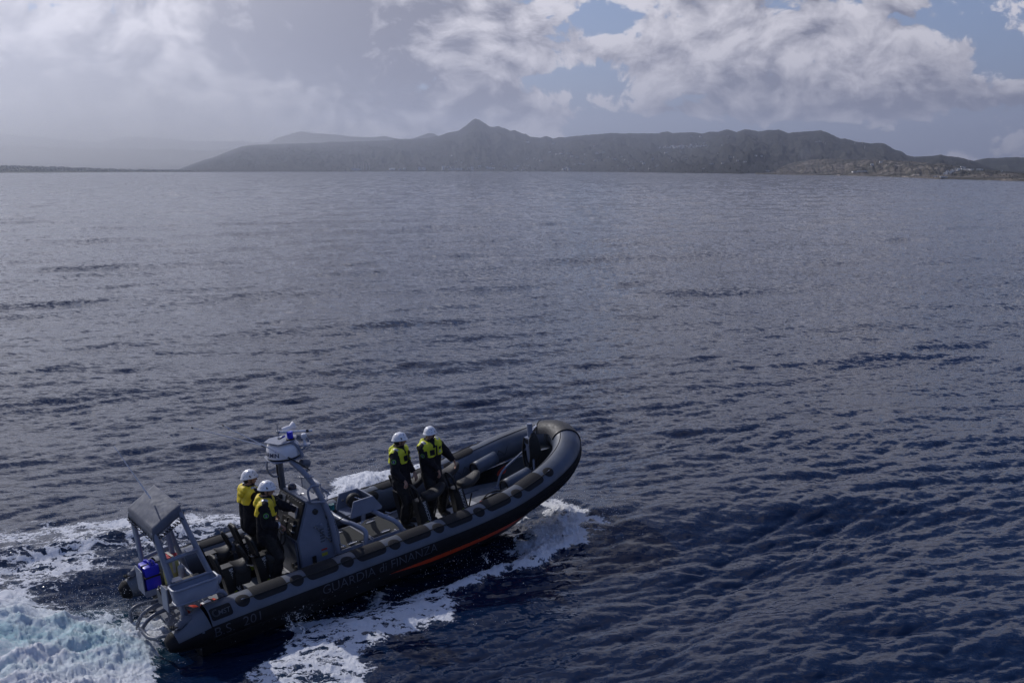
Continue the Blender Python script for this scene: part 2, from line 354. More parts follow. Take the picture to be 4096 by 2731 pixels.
# ------------------------------------------------------------------ land
def interp(pts, x):
    pts = np.array(pts, float); return np.interp(x, pts[:, 0], pts[:, 1])
SHORE = [(-1500, 2600), (0, 2773), (1400, 3960), (2050, 4500), (2400, 3600), (2700, 2311), (3077, 1560), (3400, 1260), (3700, 867), (4096, 693), (4900, 620)]
LAYERS = {}
def land_layer(name, ridge, r0f, r1f, kind_mat, seed, back=1.25, rough=.10, pw=1.15, xr=None, nv=46, nu=700, sil=.012, dx=0):
    """terrain between a shoreline (distance r0f) and a ridge line (distance r1f); ridge line as photo pixels turned into heights"""
    x0, x1 = xr
    xs = np.linspace(x0, x1, nu); ridge = np.array(ridge, float)
    ry = np.interp(xs, ridge[:, 0], ridge[:, 1]); j1 = fbm_tile(256, 1.4, seed + 7, 3)
    ry = ry + 1.3 * sample(j1, 900., xs, xs * 0 + 3.) * np.clip((HORY - ry) / 60., 0, 1)
    az = np.arctan((xs - 2048) / (FPX * math.cos(TILT)))          # good enough near the horizon
    r0 = r0f(xs); r1 = r1f(xs)
    zr = np.maximum(0., (HORY - ry) / FPX * math.cos(TILT) ** 2 * r1 * np.cos(az)) + CAMH * 0
    T1 = fbm_tile(512, 2.1, seed, 2); T2 = fbm_tile(512, 1.8, seed + 1, 6)
    tt = np.concatenate([np.linspace(0, 1, nv), np.linspace(1, back, 8)[1:]])
    V = []; 
    for t in tt:
        r = (r0 + (r1 - r0) * t)
        X, Y = r * np.sin(az), r * np.cos(az)
        lat = az * r1.mean(); up = t * zr.mean() * 3.2 + lat * .25
        n = sample(T1, 2600. * (r1.mean() / 5000.), lat, up); n2 = sample(T2, 900. * (r1.mean() / 5000.), lat, up)
        if t <= 1:
            z = zr * (t ** pw) + zr * rough * (1 - np.abs(n)) * math.sin(math.pi * min(1, t * 1.02)) * .8 + zr * rough * .30 * n2 * min(1, t * 3) * (1 - t ** 3)
            z = np.minimum(z, zr * r / r1 * (1 if t < 1 else 1.)) if t < 1 else z
            if t == 0: z = z * 0 - 2.
            else: z = np.maximum(z, 1.2 + 1.5 * t)
        else: z = zr * max(0, (1 - ((t - 1) / (back - 1)) ** 1.4)) - 3
        V.append(np.stack([X, Y, z], -1))
    V = np.stack(V, 0); nvv = V.shape[0]
    me = bpy.data.meshes.new(name); I = np.arange(nvv * nu).reshape(nvv, nu)
    q = np.stack([I[:-1, :-1], I[:-1, 1:], I[1:, 1:], I[1:, :-1]], -1).reshape(-1, 4)
    me.from_pydata(V.reshape(-1, 3).tolist(), [], q.tolist())
    me.polygons.foreach_set("use_smooth", np.ones(len(q), bool)); me.update()
    me.materials.append(kind_mat)
    o = link(name, me); tag(o, kind='structure'); LAYERS[name] = (V, xs); return o
def land_point(name, px, py):
    """spot on a terrain layer that shows at this photo position"""
    V, xs = LAYERS[name]; i = int(np.argmin(np.abs(xs - px)))
    for t in range(1, V.shape[0]):
        p = V[t, i]; c, s = math.cos(TILT), math.sin(TILT)
        zc = p[1] * c - (p[2] - CAMH) * s; yc = p[1] * s + (p[2] - CAMH) * c
        if 1365.5 - FPX * yc / zc <= py: return Vector(p)
    return Vector(V[45 if V.shape[0] > 45 else -1, i])
def land_mat(name, c1, c2, c3, sc):
    m = bpy.data.materials.new(name); m.use_nodes = True; T = NT(m.node_tree); b = T.n['Principled BSDF']
    geo = T.new('ShaderNodeNewGeometry'); P = geo.outputs['Position']
    a = T.noise(P, .0028 * sc, 8, .66, .4); v = T.noise(P, .028 * sc, 5, .7); w = T.noise(P, .009 * sc, 6, .7, .8)
    col = T.mix(T.ramp(a, .40, .62), c1, c2); col = T.mix(T.ramp(w, .52, .68), col, c3); col = T.mix(T.ramp(v, .46, .60, .0, .7), col, c1)
    T.l.new(col, b.inputs['Base Color']); b.inputs['Roughness'].default_value = .95; b.inputs['Specular IOR Level'].default_value = .1
    bn = T.new('ShaderNodeBump'); bn.inputs['Distance'].default_value = 4. / sc; T.l.new(T.noise(P, .012 * sc, 7, .7), bn.inputs['Height']); T.l.new(bn.outputs[0], b.inputs['Normal'])
    return m
M_dark = land_mat("wooded_hillside", (.024, .026, .026), (.040, .041, .038), (.080, .075, .068), 1.)
M_far = land_mat("far_hillside", (.034, .038, .038), (.052, .055, .050), (.09, .09, .08), .5)
M_tan = land_mat("scrub_headland", (.052, .052, .046), (.145, .125, .108), (.34, .30, .265), 3.2)
M_plain = land_mat("coastal_plain_ground", (.03, .04, .025), (.07, .07, .045), (.13, .12, .09), 2.)
H1 = [(-600,700),(700,684),(760,672),(804,655),(851,638),(893,626),(929,611),(976,593),(1018,580),(1101,574),(1226,571),(1339,567),(1449,562),(1538,560),(1597,555),(1639,556),(1693,553),(1764,543),(1803,528),(1842,521),(1871,501),(1895,480),(1908,474),(1922,477),(1943,492),(1964,506),(1973,507),(1996,502),(2020,510),(2041,521),(2059,518),(2086,532),(2101,534),(2121,546),(2157,548),(2181,543),(2205,550),(2229,547),(2252,549),(2300,540),(2348,536),(2431,529),(2514,531),(2610,532),(2627,526),(2646,524),(2663,530),(2700,527),(2746,526),(2778,531),(2816,523),(2842,525),(2861,518),(2880,515),(2912,523),(2943,513),(2963,515),(2994,522),(3039,516),(3071,515),(3109,526),(3153,525),(3211,517),(3236,516),(3268,527),(3312,548),(3331,548),(3376,559),(3427,567),(3471,565),(3491,572),(3522,591),(3548,597),(3573,613),(3599,618),(3669,615),(3700,610),(3732,616),(3790,623),(3834,634),(3880,648),(3940,668),(5000,672)]
HB = [(-900,560),(900,600),(1040,585),(1101,572),(1131,556),(1167,543),(1214,528),(1238,523),(1280,528),(1340,534),(1400,540),(1449,545),(1520,548),(1562,541),(1586,548),(1615,556),(1657,556),(1693,543),(1729,530),(1746,531),(1770,543),(1850,560),(2200,600),(2700,640)]
HC = [(-1200,500),(0,438),(120,450),(300,480),(400,500),(476,498),(536,477),(613,468),(685,474),(804,489),(893,495),(1006,490),(1131,507),(1190,519),(1400,535),(1700,560),(1900,600)]
HC = [(x, y + (680 - y) * .38) for x, y in HC]
HD = [(-900,600),(0,608),(89,615),(208,623),(298,631),(417,633),(518,645),(655,635),(804,641),(1000,655),(1300,670)]
HE = [(2990,696),(3060,672),(3110,648),(3150,634),(3236,622),(3350,620),(3450,622),(3592,626),(3640,628),(3681,634),(3720,632),(3760,640),(3808,650),(3872,653),(3930,654),(3980,660),(4037,665),(4096,664),(4300,650),(4900,640)]
HP = [(-1500,640),(0,654),(60,655),(150,657),(300,661),(420,667),(600,672),(800,676),(1200,680),(1500,683)]
HF = [(3700,660),(3780,645),(3834,634),(3885,623),(3948,624),(3999,618),(4037,619),(4096,630),(4300,640),(4800,650)]
sh = lambda xs: interp(SHORE, xs)
land_layer("faint_mountains", HC, lambda x: x * 0 + 12500, lambda x: x * 0 + 15000, M_far, 51, xr=(-1200, 1900), nu=260, nv=20)
land_layer("hazy_ridge", HB, lambda x: x * 0 + 7600, lambda x: x * 0 + 9000, M_far, 52, xr=(-900, 2700), nu=400, nv=24)
land_layer("low_hazy_hills", HD, lambda x: x * 0 + 6500, lambda x: x * 0 + 9000, M_far, 53, xr=(-900, 1300), nu=260, nv=20)
land_layer("eastern_hill", HF, lambda x: x * 0 + 2200, lambda x: x * 0 + 3200, M_far, 54, xr=(3650, 4900), nu=220, nv=20)
land_layer("main_hills", H1, lambda x: sh(x) * interp([(0, 1), (2930, 1.0), (3060, 1.45), (3300, 1.7), (4400, 1.75)], x), lambda x: interp([(-1500, 5200), (900, 6200), (1900, 7000), (2600, 6200), (3100, 4300), (3600, 3200), (4900, 2600)], x), M_dark, 55, xr=(700, 4300), nu=1300, nv=70, rough=.10)
land_layer("coastal_plain", HP, lambda x: np.maximum(sh(x), 1.0), lambda x: sh(x) + 900, M_plain, 56, xr=(-1500, 1500), nu=500, nv=20, rough=.25)
land_layer("scrub_headland", HE, lambda x: np.maximum(sh(x), 1.0) - 2, lambda x: sh(x) * 1.55, M_tan, 57, xr=(2990, 4900), nu=900, nv=60, rough=.28)

# ------------------------------------------------------------------ haze: even air in a closed box
hz = bmesh.new(); bmesh.ops.create_cube(hz, size=1.)
me = bpy.data.meshes.new("haze"); hz.to_mesh(me); hz.free()
haze = link("haze", me); haze.scale = (34000, 34000, 903); haze.location = (0, 0, 448.5); tag(haze, kind='stuff')
mh = bpy.data.materials.new("haze_air"); mh.use_nodes = True; T = NT(mh.node_tree); T.n.clear()
o_ = T.new('ShaderNodeOutputMaterial'); pv = T.new('ShaderNodeVolumePrincipled'); pv.inputs['Color'].default_value = (.74, .81, 1.0, 1)
pv.inputs['Density'].default_value = 1.2e-4; pv.inputs['Anisotropy'].default_value = .5; T.l.new(pv.outputs[0], o_.inputs['Volume']); me.materials.append(mh)

# rain falling out of the cloud over the left hand coast: one closed volume
mb_ = bmesh.new(); bmesh.ops.create_icosphere(mb_, subdivisions=4, radius=1.)
me = bpy.data.meshes.new("rain_shower"); mb_.to_mesh(me); mb_.free(); rain = link("rain_shower", me); rain['kind'] = 'stuff'
ra = math.radians(-25.); rain.location = (6900 * math.sin(ra), 6900 * math.cos(ra), 0); rain.rotation_euler = (0, 0, -ra + .25); rain.scale = (3000, 2600, 1050)
mr = bpy.data.materials.new("rain_air"); mr.use_nodes = True; T = NT(mr.node_tree); T.n.clear(); o_ = T.new('ShaderNodeOutputMaterial'); pv = T.new('ShaderNodeVolumePrincipled'); pv.inputs['Color'].default_value = (1., 1., 1., 1)
pv.inputs['Anisotropy'].default_value = .6; T.l.new(pv.outputs[0], o_.inputs['Volume'])
tc = T.new('ShaderNodeTexCoord'); gr = T.new('ShaderNodeTexGradient', gradient_type='SPHERICAL'); T.l.new(tc.outputs['Object'], gr.inputs[0]); T.l.new(T.math('MULTIPLY', T.math('POWER', gr.outputs[1], 1.6), 9.5e-4), pv.inputs['Density']); me.materials.append(mr)
# ------------------------------------------------------------------ mesh helpers
def cr(points, n=8):
    """Catmull-Rom through the points"""
    P = [Vector(p) for p in points]; P = [P[0] * 2 - P[1]] + P + [P[-1] * 2 - P[-2]]; out = []
    for i in range(1, len(P) - 2):
        for k in range(n):
            t = k / n; a, b, c, d = P[i - 1], P[i], P[i + 1], P[i + 2]
            out.append(.5 * ((2 * b) + (c - a) * t + (2 * a - 5 * b + 4 * c - d) * t * t + (3 * b - a - 3 * c + d) * t ** 3))
    out.append(P[-2]); return out
class MB:
    def __init__(s): s.bm = bmesh.new()
    def box(s, c, size, rot=(0, 0, 0), top=1., bev=0.):
        m = Matrix.LocRotScale(Vector(c), Euler(rot), Vector(size))
        r = bmesh.ops.create_cube(s.bm, size=1., matrix=Matrix.Identity(4))['verts']
        for v in r:
            if v.co.z > 0 and top != 1.: v.co.x *= top; v.co.y *= top
        if bev:
            S_ = Matrix.Diagonal((*size, 1)); 
            for v in r: v.co = S_ @ v.co
            es = list({e for v in r for e in v.link_edges}); g = bmesh.ops.bevel(s.bm, geom=es, offset=bev, segments=2, affect='EDGES', profile=.6)
            vs = {v for f in g['faces'] for v in f.verts} | {v for v in r if v.is_valid}
            m2 = Matrix.LocRotScale(Vector(c), Euler(rot), Vector((1, 1, 1)))
            bmesh.ops.transform(s.bm, matrix=m2, verts=list(vs))
        else: bmesh.ops.transform(s.bm, matrix=m, verts=r)
        return s
    def tube(s, pts, r, seg=10, smooth_n=0, closed=False, caps=True):
        P = cr(pts, smooth_n) if smooth_n else [Vector(p) for p in pts]
        n = len(P); R = r if isinstance(r, (list, tuple)) else [r] * n
        if len(R) != n: R = [np.interp(i / (n - 1), np.linspace(0, 1, len(R)), R) for i in range(n)]
        rings = []; up = None
        for i, p in enumerate(P):
            if closed: t = (P[(i + 1) % n] - P[i - 1]).normalized()
            else: t = (P[min(i + 1, n - 1)] - P[max(i - 1, 0)]).normalized()
            if up is None:
                up = Vector((0, 0, 1)) if abs(t.z) < .9 else Vector((1, 0, 0))
            u = (up - t * up.dot(t)).normalized(); w = t.cross(u); up = u
            rings.append([s.bm.verts.new(p + (u * math.cos(a) + w * math.sin(a)) * R[i]) for a in [2 * math.pi * k / seg for k in range(seg)]])
        for i in range(n if closed else n - 1):
            A, B = rings[i], rings[(i + 1) % n]
            for k in range(seg): s.bm.faces.new((A[k], A[(k + 1) % seg], B[(k + 1) % seg], B[k]))
        if caps and not closed: s.bm.faces.new(rings[0][::-1]); s.bm.faces.new(rings[-1])
        return s
    def cap(s, a, ra, b, rb, seg=14):
        """tapered capsule"""
        a, b = Vector(a), Vector(b)
        for p, r in ((a, ra), (b, rb)):
            bmesh.ops.create_uvsphere(s.bm, u_segments=seg, v_segments=8, radius=r, matrix=Matrix.Translation(p))
        if (b - a).length > 1e-4: s.tube([a, b], [ra, rb], seg)
        return s
    def ell(s, c, rad, rot=(0, 0, 0), seg=18):
        bmesh.ops.create_uvsphere(s.bm, u_segments=seg, v_segments=seg // 2 + 2, radius=1., matrix=Matrix.LocRotScale(Vector(c), Euler(rot), Vector(rad))); return s
    def lathe(s, prof, c=(0, 0, 0), seg=24, rot=(0, 0, 0)):
        M_ = Matrix.LocRotScale(Vector(c), Euler(rot), Vector((1, 1, 1))); rings = []
        for r, z in prof: rings.append([s.bm.verts.new(M_ @ Vector((max(r, 1e-4) * math.cos(a), max(r, 1e-4) * math.sin(a), z))) for a in [2 * math.pi * k / seg for k in range(seg)]])
        for A, B in zip(rings, rings[1:]):
            for k in range(seg): s.bm.faces.new((A[k], A[(k + 1) % seg], B[(k + 1) % seg], B[k]))
        s.bm.faces.new(rings[0][::-1]); s.bm.faces.new(rings[-1]); return s
    def prism(s, poly, y0, y1, axis='y'):
        """polygon (x, z) extruded from y0 to y1 (or (x, y) along z)"""
        f = (lambda p, h: (p[0], h, p[1])) if axis == 'y' else ((lambda p, h: (p[0], p[1], h)) if axis == 'z' else (lambda p, h: (h, p[0], p[1])))
        A = [s.bm.verts.new(f(p, y0)) for p in poly]; B = [s.bm.verts.new(f(p, y1)) for p in poly]; n = len(poly)
        for k in range(n): s.bm.faces.new((A[k], A[(k + 1) % n], B[(k + 1) % n], B[k]))
        s.bm.faces.new(A[::-1]); s.bm.faces.new(B); return s
    def grid(s, fn, nu, nv):
        V = [[s.bm.verts.new(fn(i / (nu - 1), j / (nv - 1))) for j in range(nv)] for i in range(nu)]
        for i in range(nu - 1):
            for j in range(nv - 1): s.bm.faces.new((V[i][j], V[i + 1][j], V[i + 1][j + 1], V[i][j + 1]))
        return s
    def xf(s, M_): bmesh.ops.transform(s.bm, matrix=M_, verts=s.bm.verts); return s
    def build(s, name, m=None, parent=None, ang=38, bevel=0., solid=0.):
        bmesh.ops.recalc_face_normals(s.bm, faces=s.bm.faces)
        if bevel:
            es = [e for e in s.bm.edges if len(e.link_faces) == 2 and e.calc_face_angle(0) > .6]
            bmesh.ops.bevel(s.bm, geom=es, offset=bevel, segments=2, affect='EDGES', clamp_overlap=True)
        me = bpy.data.meshes.new(name); s.bm.to_mesh(me); s.bm.free()
        me.polygons.foreach_set("use_smooth", np.ones(len(me.polygons), bool)); me.set_sharp_from_angle(angle=math.radians(ang))
        if m: me.materials.append(m)
        o = link(name, me, parent)
        if solid:
            md = o.modifiers.new('solid', 'SOLIDIFY'); md.thickness = solid; md.offset = 0
        return o
def remeshed(mb, voxel, name, m, parent, smooth=4, noise=0., nsc=9., cut=None, puff=0.):
    """union of the pieces as one continuous skin"""
    me = bpy.data.meshes.new('tmp'); bmesh.ops.recalc_face_normals(mb.bm, faces=mb.bm.faces); mb.bm.to_mesh(me); mb.bm.free(); o = bpy.data.objects.new('tmp', me); COL.objects.link(o)
    r = o.modifiers.new('r', 'REMESH'); r.mode = 'VOXEL'; r.voxel_size = voxel
    if smooth: q = o.modifiers.new('s', 'SMOOTH'); q.iterations = smooth; q.factor = .5
    dg = bpy.context.evaluated_depsgraph_get(); me2 = bpy.data.meshes.new_from_object(o.evaluated_get(dg)); me2.name = name
    bpy.data.objects.remove(o); bpy.data.meshes.remove(me)
    if noise:
        from mathutils import noise as mn
        n = len(me2.vertices); co = np.empty(n * 3, np.float32); me2.vertices.foreach_get('co', co); co = co.reshape(-1, 3)
        no = np.empty(n * 3, np.float32); me2.vertices.foreach_get('normal', no); no = no.reshape(-1, 3)
        d = np.array([mn.noise(Vector((c[0] * nsc, c[1] * nsc, c[2] * nsc * .6))) + .5 * mn.noise(Vector((c[0] * nsc * 2.3, c[1] * nsc * 2.3, c[2] * nsc * 3.1))) for c in co.tolist()])
        co += no * (d[:, None] * noise + puff).astype(np.float32); me2.vertices.foreach_set('co', co.ravel()); me2.update()
    if cut:
        b = bmesh.new(); b.from_mesh(me2)
        for c, n in cut: bmesh.ops.bisect_plane(b, geom=b.verts[:] + b.edges[:] + b.faces[:], plane_co=c, plane_no=n, clear_outer=True)
        b.to_mesh(me2); b.free()
    me2.polygons.foreach_set("use_smooth", np.ones(len(me2.polygons), bool)); me2.materials.clear(); me2.materials.append(m)
    return link(name, me2, parent)
def text_bm(txt, h, cuts=.03, bold=.0, shear=0., space=1.):
    cu = bpy.data.curves.new('t', 'FONT'); cu.body = txt; cu.size = h * 1.4; cu.offset = bold; cu.shear = shear; cu.space_character = space; cu.resolution_u = 3
    o = bpy.data.objects.new('t', cu); COL.objects.link(o)
    dg = bpy.context.evaluated_depsgraph_get(); me = bpy.data.meshes.new_from_object(o.evaluated_get(dg)); bpy.data.objects.remove(o)
    b = bmesh.new(); b.from_mesh(me); bpy.data.meshes.remove(me)
    if cuts:
        ys = [v.co.y for v in b.verts]; xs = [v.co.x for v in b.verts]
        y = min(ys) + cuts
        while y < max(ys): bmesh.ops.bisect_plane(b, geom=b.verts[:] + b.edges[:] + b.faces[:], plane_co=(0, y, 0), plane_no=(0, 1, 0)); y += cuts
    return b
def text_obj(txt, h, fn, m, parent, name='lettering', **kw):
    parts = txt.split(' '); parts = [w for w in parts if w]
    if len(parts) > 1:   # one object per word
        for w in parts:
            off = 0.
            pre = txt[:txt.index(w)]
            if pre:
                bb = text_bm(pre + w, h, **{**kw, 'cuts': 0}); xa = max(v.co.x for v in bb.verts); bb.free(); bb = text_bm(w, h, **{**kw, 'cuts': 0}); xb_ = max(v.co.x for v in bb.verts); bb.free(); off = xa - xb_
            o = text_obj(w, h, lambda x, y, off=off: fn(x + off, y), m, parent, name, **kw)
        return o
    b = text_bm(txt, h, **kw)
    for v in b.verts: v.co = fn(v.co.x, v.co.y)
    me = bpy.data.meshes.new(name); b.to_mesh(me); b.free(); me.materials.append(m); return link(name, me, parent)
BMi = BM.inverted()
def bp(px, py, ax, v):
    """point of the boat frame seen at a photo pixel on the plane axis = v"""
    o_ = BMi @ Vector((0, 0, CAMH)); d = BMi.to_3x3() @ Vector(pix_dir(px, py)); t = (v - o_[ax]) / d[ax]; return o_ + d * t

# ------------------------------------------------------------------ the boat
boat = empty("patrol_boat", BM); boat.location = BM.to_translation()
tag(boat, "grey and black rigid inflatable patrol boat under way with two pairs of crew", "boat")
G = mat("tube_grey_fabric", (.068, .083, .115), .48, var=.20, nscale=2, bump=.0015, bscale=60)
BK = mat("black_rubber_fabric", (.007, .0075, .010), .65, var=.25, nscale=5, bump=.001, bscale=90, spec=.22)
def nonskid(name, col, sc=55.):
    m = bpy.data.materials.new(name); m.use_nodes = True; T = NT(m.node_tree); b = T.n['Principled BSDF']; tc = T.new('ShaderNodeTexCoord')
    w = T.new('ShaderNodeTexWave', wave_type='BANDS', bands_direction='DIAGONAL'); T.l.new(tc.outputs['Object'], w.inputs[0]); w.inputs['Scale'].default_value = sc; w.inputs['Distortion'].default_value = .6
    T.l.new(T.mix(w.outputs[1], tuple(c * .7 for c in col), tuple(c * 1.3 for c in col)), b.inputs['Base Color']); b.inputs['Roughness'].default_value = .75; b.inputs['Specular IOR Level'].default_value = .25
    bn = T.new('ShaderNodeBump'); bn.inputs['Distance'].default_value = .002; T.l.new(w.outputs[1], bn.inputs['Height']); T.l.new(bn.outputs[0], b.inputs['Normal']); return m
NS = nonskid("ribbed_rubber_patch", (.013, .013, .016), 22.)
MAT_ = nonskid("ribbed_deck_mat", (.034, .037, .038), 30.)
PG = mat("painted_grey_metal", (.19, .215, .285), .38, var=.08, nscale=4, spec=.5, coat=.15)
PGD = mat("painted_dark_grey_metal", (.10, .115, .15), .42, var=.1)
DK = mat("deck_paint", (.17, .18, .20), .6, var=.18, nscale=5, bump=.001, bscale=120)
DKL = mat("pale_deck_panel", (.42, .43, .45), .5, var=.12, nscale=6)
OR = mat("orange_hull_paint", (.54, .050, .012), .42, var=.12, nscale=6)
HB_ = mat("black_hull_paint", (.007, .008, .010), .35, var=.25)
WH = mat("white_plastic", (.72, .71, .73), .35, var=.04)
BL = mat("black_plastic", (.014, .014, .015), .42, var=.25, nscale=20)
VIN = mat("black_vinyl", (.009, .009, .010), .6, var=.2, nscale=12, bump=.001, bscale=60)
SEAT = mat("worn_grey_vinyl", (.026, .025, .026), .6, var=.15, nscale=12, bump=.001, bscale=60, spec=.3)
CH = mat("bright_metal", (.60, .60, .62), .22, 1., var=.08)
LET = mat("dim_grey_lettering", (.050, .058, .085), .6, var=.15)
LETW = mat("white_print", (.55, .55, .56), .6, var=.05)
YL = mat("yellow_sticker", (.42, .40, .05), .5, var=.1)
RD = mat("red_sticker", (.45, .04, .03), .5, var=.1)
ROPE = mat("black_rope", (.016, .016, .016), .8, var=.4, nscale=60, bump=.003, bscale=120)
CV = mat("grey_canvas", (.095, .105, .135), .75, var=.12, nscale=6, bump=.002, bscale=30)

R0 = .30
CL_S = [(-3.62, -1.2, .715), (-3.0, -1.2, .72), (-1.5, -1.2, .72), (0, -1.2, .72), (1.4, -1.2, .73), (2.4, -1.18, .80), (3.2, -1.10, .93), (3.80, -.97, 1.06), (4.28, -.74, 1.19), (4.60, -.42, 1.31), (4.74, 0, 1.36)]
CL = cr(CL_S + [(x, -y, z) for x, y, z in CL_S[-2::-1]], 10)
clen = [0.]
for a_, b_ in zip(CL, CL[1:]): clen.append(clen[-1] + (b_ - a_).length)
LT = clen[-1]
def tube_pt(s, a, r=R0):
    """point on the inflatable collar: s metres from the starboard stern, a degrees from the top towards outboard"""
    s = min(max(s, 0), LT); i = min(np.searchsorted(clen, s, side='right') - 1, len(CL) - 2); t = (s - clen[i]) / (clen[i + 1] - clen[i])
    p = CL[i].lerp(CL[i + 1], t)
    t0 = (CL[min(i + 1, len(CL) - 1)] - CL[max(i - 1, 0)]).normalized(); t1 = (CL[min(i + 2, len(CL) - 1)] - CL[i]).normalized(); T_ = t0.lerp(t1, t).normalized()
    N_ = T_.cross(Vector((0, 0, 1))).normalized(); B_ = N_.cross(T_); a = math.radians(a)
    return p + (B_ * math.cos(a) + N_ * math.sin(a)) * r
def s_at(x):
    return np.interp(x, [p.x for p in CL[:len(CL) // 2]], clen[:len(CL) // 2])
mb = MB(); n = len(CL)
mb.grid(lambda u, v: tube_pt(u * LT, v * 360.), 150, 37); bmesh.ops.remove_doubles(mb.bm, verts=mb.bm.verts, dist=1e-4)
collar = mb.build("inflatable_tube", G, boat, 60)
for sgn in (-1, 1):
    mb = MB(); C0 = Vector((-3.62, sgn * 1.2, .715)); C1 = Vector((-4.12, sgn * 1.2, .615))
    mb.tube([C0, C0.lerp(C1, .25), C0.lerp(C1, .7), C1], [R0, .285, .215, .165], 36, caps=False); mb.build("tube_end", G, collar, 60)
    mb = MB(); mb.tube([C1 + Vector((.015, 0, 0)), C1, C1 + Vector((-.05, 0, 0)), C1 + Vector((-.14, 0, -.02))], [.169, .169, .165, .10], 24); mb.build("end_cap", BK, collar)
    # black lower half on the cone
    mb = MB(); rr_ = [(0., R0 + .004), (.25, .289), (.7, .219), (1., .169)]
    def f(u, v, sgn=sgn, C0=C0, C1=C1):
        a = math.radians(76 + 104 * v); r = np.interp(u, [q[0] for q in rr_], [q[1] for q in rr_]); p = C0.lerp(C1, u); return p + Vector((0, sgn * math.sin(a) * r, math.cos(a) * r))
    mb.grid(f, 10, 12); mb.build("lower_band", BK, collar)
    # lifting cover bundled on the stern cone
    mb = MB(); c = Vector((-3.98, sgn * 1.2, .80)); mb.grid(lambda u, v: c + Vector((-.14 + .34 * u, -.09 + .18 * v, .03 + .09 * math.sin(math.pi * u) * math.sin(math.pi * v) + .02 * math.sin(17 * u + 9 * v) + .09 * u)), 9, 7)
    mb.build("canvas_flap", CV, collar, solid=.01)
    mb = MB(); pts = [c + Vector((-.10 + .09 * math.sin(i * 1.9), .07 * math.cos(i * 2.3), .06 + .025 * math.sin(i * 3.1))) for i in range(14)]; mb.tube(pts, .012, 6, 3); mb.build("lashing", ROPE, collar)
mb = MB(); mb.grid(lambda u, v: tube_pt(u * LT, 76 + 76 * v, R0 + .005), 150, 14); mb.build("lower_band", BK, collar, 60)
for a0, wr in ((100, .012), (112, .014), (121, .012), (133, .022), (141, .016)):
    if a0 < 125: spans = ((s_at(1.0), LT - s_at(1.0)),)
    else: spans = ((0.02, LT - .02),)
    for s0, s1 in spans:
        mb = MB(); mb.tube([tube_pt(s0 + (s1 - s0) * i / 110, a0, R0 + .004) for i in range(111)], wr, 6); mb.build("rubbing_strake", BK, collar)
mb = MB()
for i in range(70):
    p = tube_pt(.4 + i * .215, 149, R0 + .012); mb.box(p, (.014, .014, .014))
b_ = mb.build("bolt_row", CH, collar); b_['kind'] = 'stuff'
# piping along the inner top edge and the grab line
mb = MB(); mb.tube([tube_pt(LT * i / 110, -24, R0 + .002) for i in range(111)], .007, 6); mb.build("piping", BK, collar)
PX = [-3.06 + .9285 * i for i in range(6)] + [2.52, 3.42]
def disc_patch(s, a, rad, m, name='grab_patch', par=collar, off=.006):
    mb = MB(); rings = []
    c = mb.bm.verts.new(tube_pt(s, a, R0 + off + .006)); prev = None; N_ = 20
    for k, rr in enumerate((.35, .75, .93, 1.)):
        ring = [mb.bm.verts.new(tube_pt(s + rad * rr * math.cos(t), a + math.degrees(rad * rr * math.sin(t) / R0), R0 + (off + (.006 if k < 2 else .002)) * (1 if k < 3 else .3))) for t in [2 * math.pi * i / N_ for i in range(N_)]]
        if prev is None: [mb.bm.faces.new((c, ring[i], ring[(i + 1) % N_])) for i in range(N_)]
        else: [mb.bm.faces.new((prev[i], ring[i], ring[(i + 1) % N_], prev[(i + 1) % N_])) for i in range(N_)]
        prev = ring
    return mb.build(name, m, par)
def pad_patch(s0, s1, a0, a1, m, name='chafe_patch', rc=.10, par=collar, off=.008):
    """rounded rectangle laid on the collar"""
    L_, Wd = s1 - s0, math.radians(a1 - a0) * R0; mb = MB()
    def f(u, v):
        x = (u - .5) * L_; y = (v - .5) * Wd; ex = max(0, abs(x) - (L_ / 2 - rc)); ey = max(0, abs(y) - (Wd / 2 - rc))
        # pull corners in
        if ex > 0 and ey > 0:
            k = max(ex, ey) / math.hypot(ex, ey); x = math.copysign(L_ / 2 - rc + ex * k, x); y = math.copysign(Wd / 2 - rc + ey * k, y)
        e = .3 if u in (0, 1) or v in (0, 1) else 1.
        return tube_pt((s0 + s1) / 2 + x, (a0 + a1) / 2 + math.degrees(y / R0), R0 + off * e)
    mb.grid(f, 22, 18); return mb.build(name, m, par, 50)
for side in (0, 1):
    line = []
    for i, x in enumerate(PX):
        s = s_at(x); sd = s if side == 0 else LT - s
        for a in ((32,) if i in (0, 7) else (32, -44)):
            p_ = disc_patch(sd, a, .115, NS)
            mb = MB(); mb.tube([tube_pt(sd - .035, a, R0 + .012), tube_pt(sd - .03, a, R0 + .03), tube_pt(sd + .03, a, R0 + .03), tube_pt(sd + .035, a, R0 + .012)], .006, 6); mb.build("lashing_ring", CH if i in (0, 7) else BL, p_)
        if i < 6:
            x2 = PX[i + 1]; xm = (x + x2) / 2
            if i == 6: continue
            hw = .29
            s0, s1 = s_at(xm - hw), s_at(xm + hw)
            if side: s0, s1 = LT - s1, LT - s0
            pad_patch(s0, s1, -34, 52, NS)
    xm = 2.97; s0, s1 = s_at(xm - .26), s_at(xm + .26)
    if side: s0, s1 = LT - s1, LT - s0
    pad_patch(s0, s1, -34, 52, NS)
    sa, sb_ = s_at(PX[0]), s_at(PX[-1])
    pts = []
    for i in range(120):
        s = sa + (sb_ - sa) * i / 119; sd = s if side == 0 else LT - s; pts.append(tube_pt(sd, 33, R0 + .018))
    mb = MB(); mb.tube(pts, .011, 6); mb.build("grab_line", ROPE, collar)
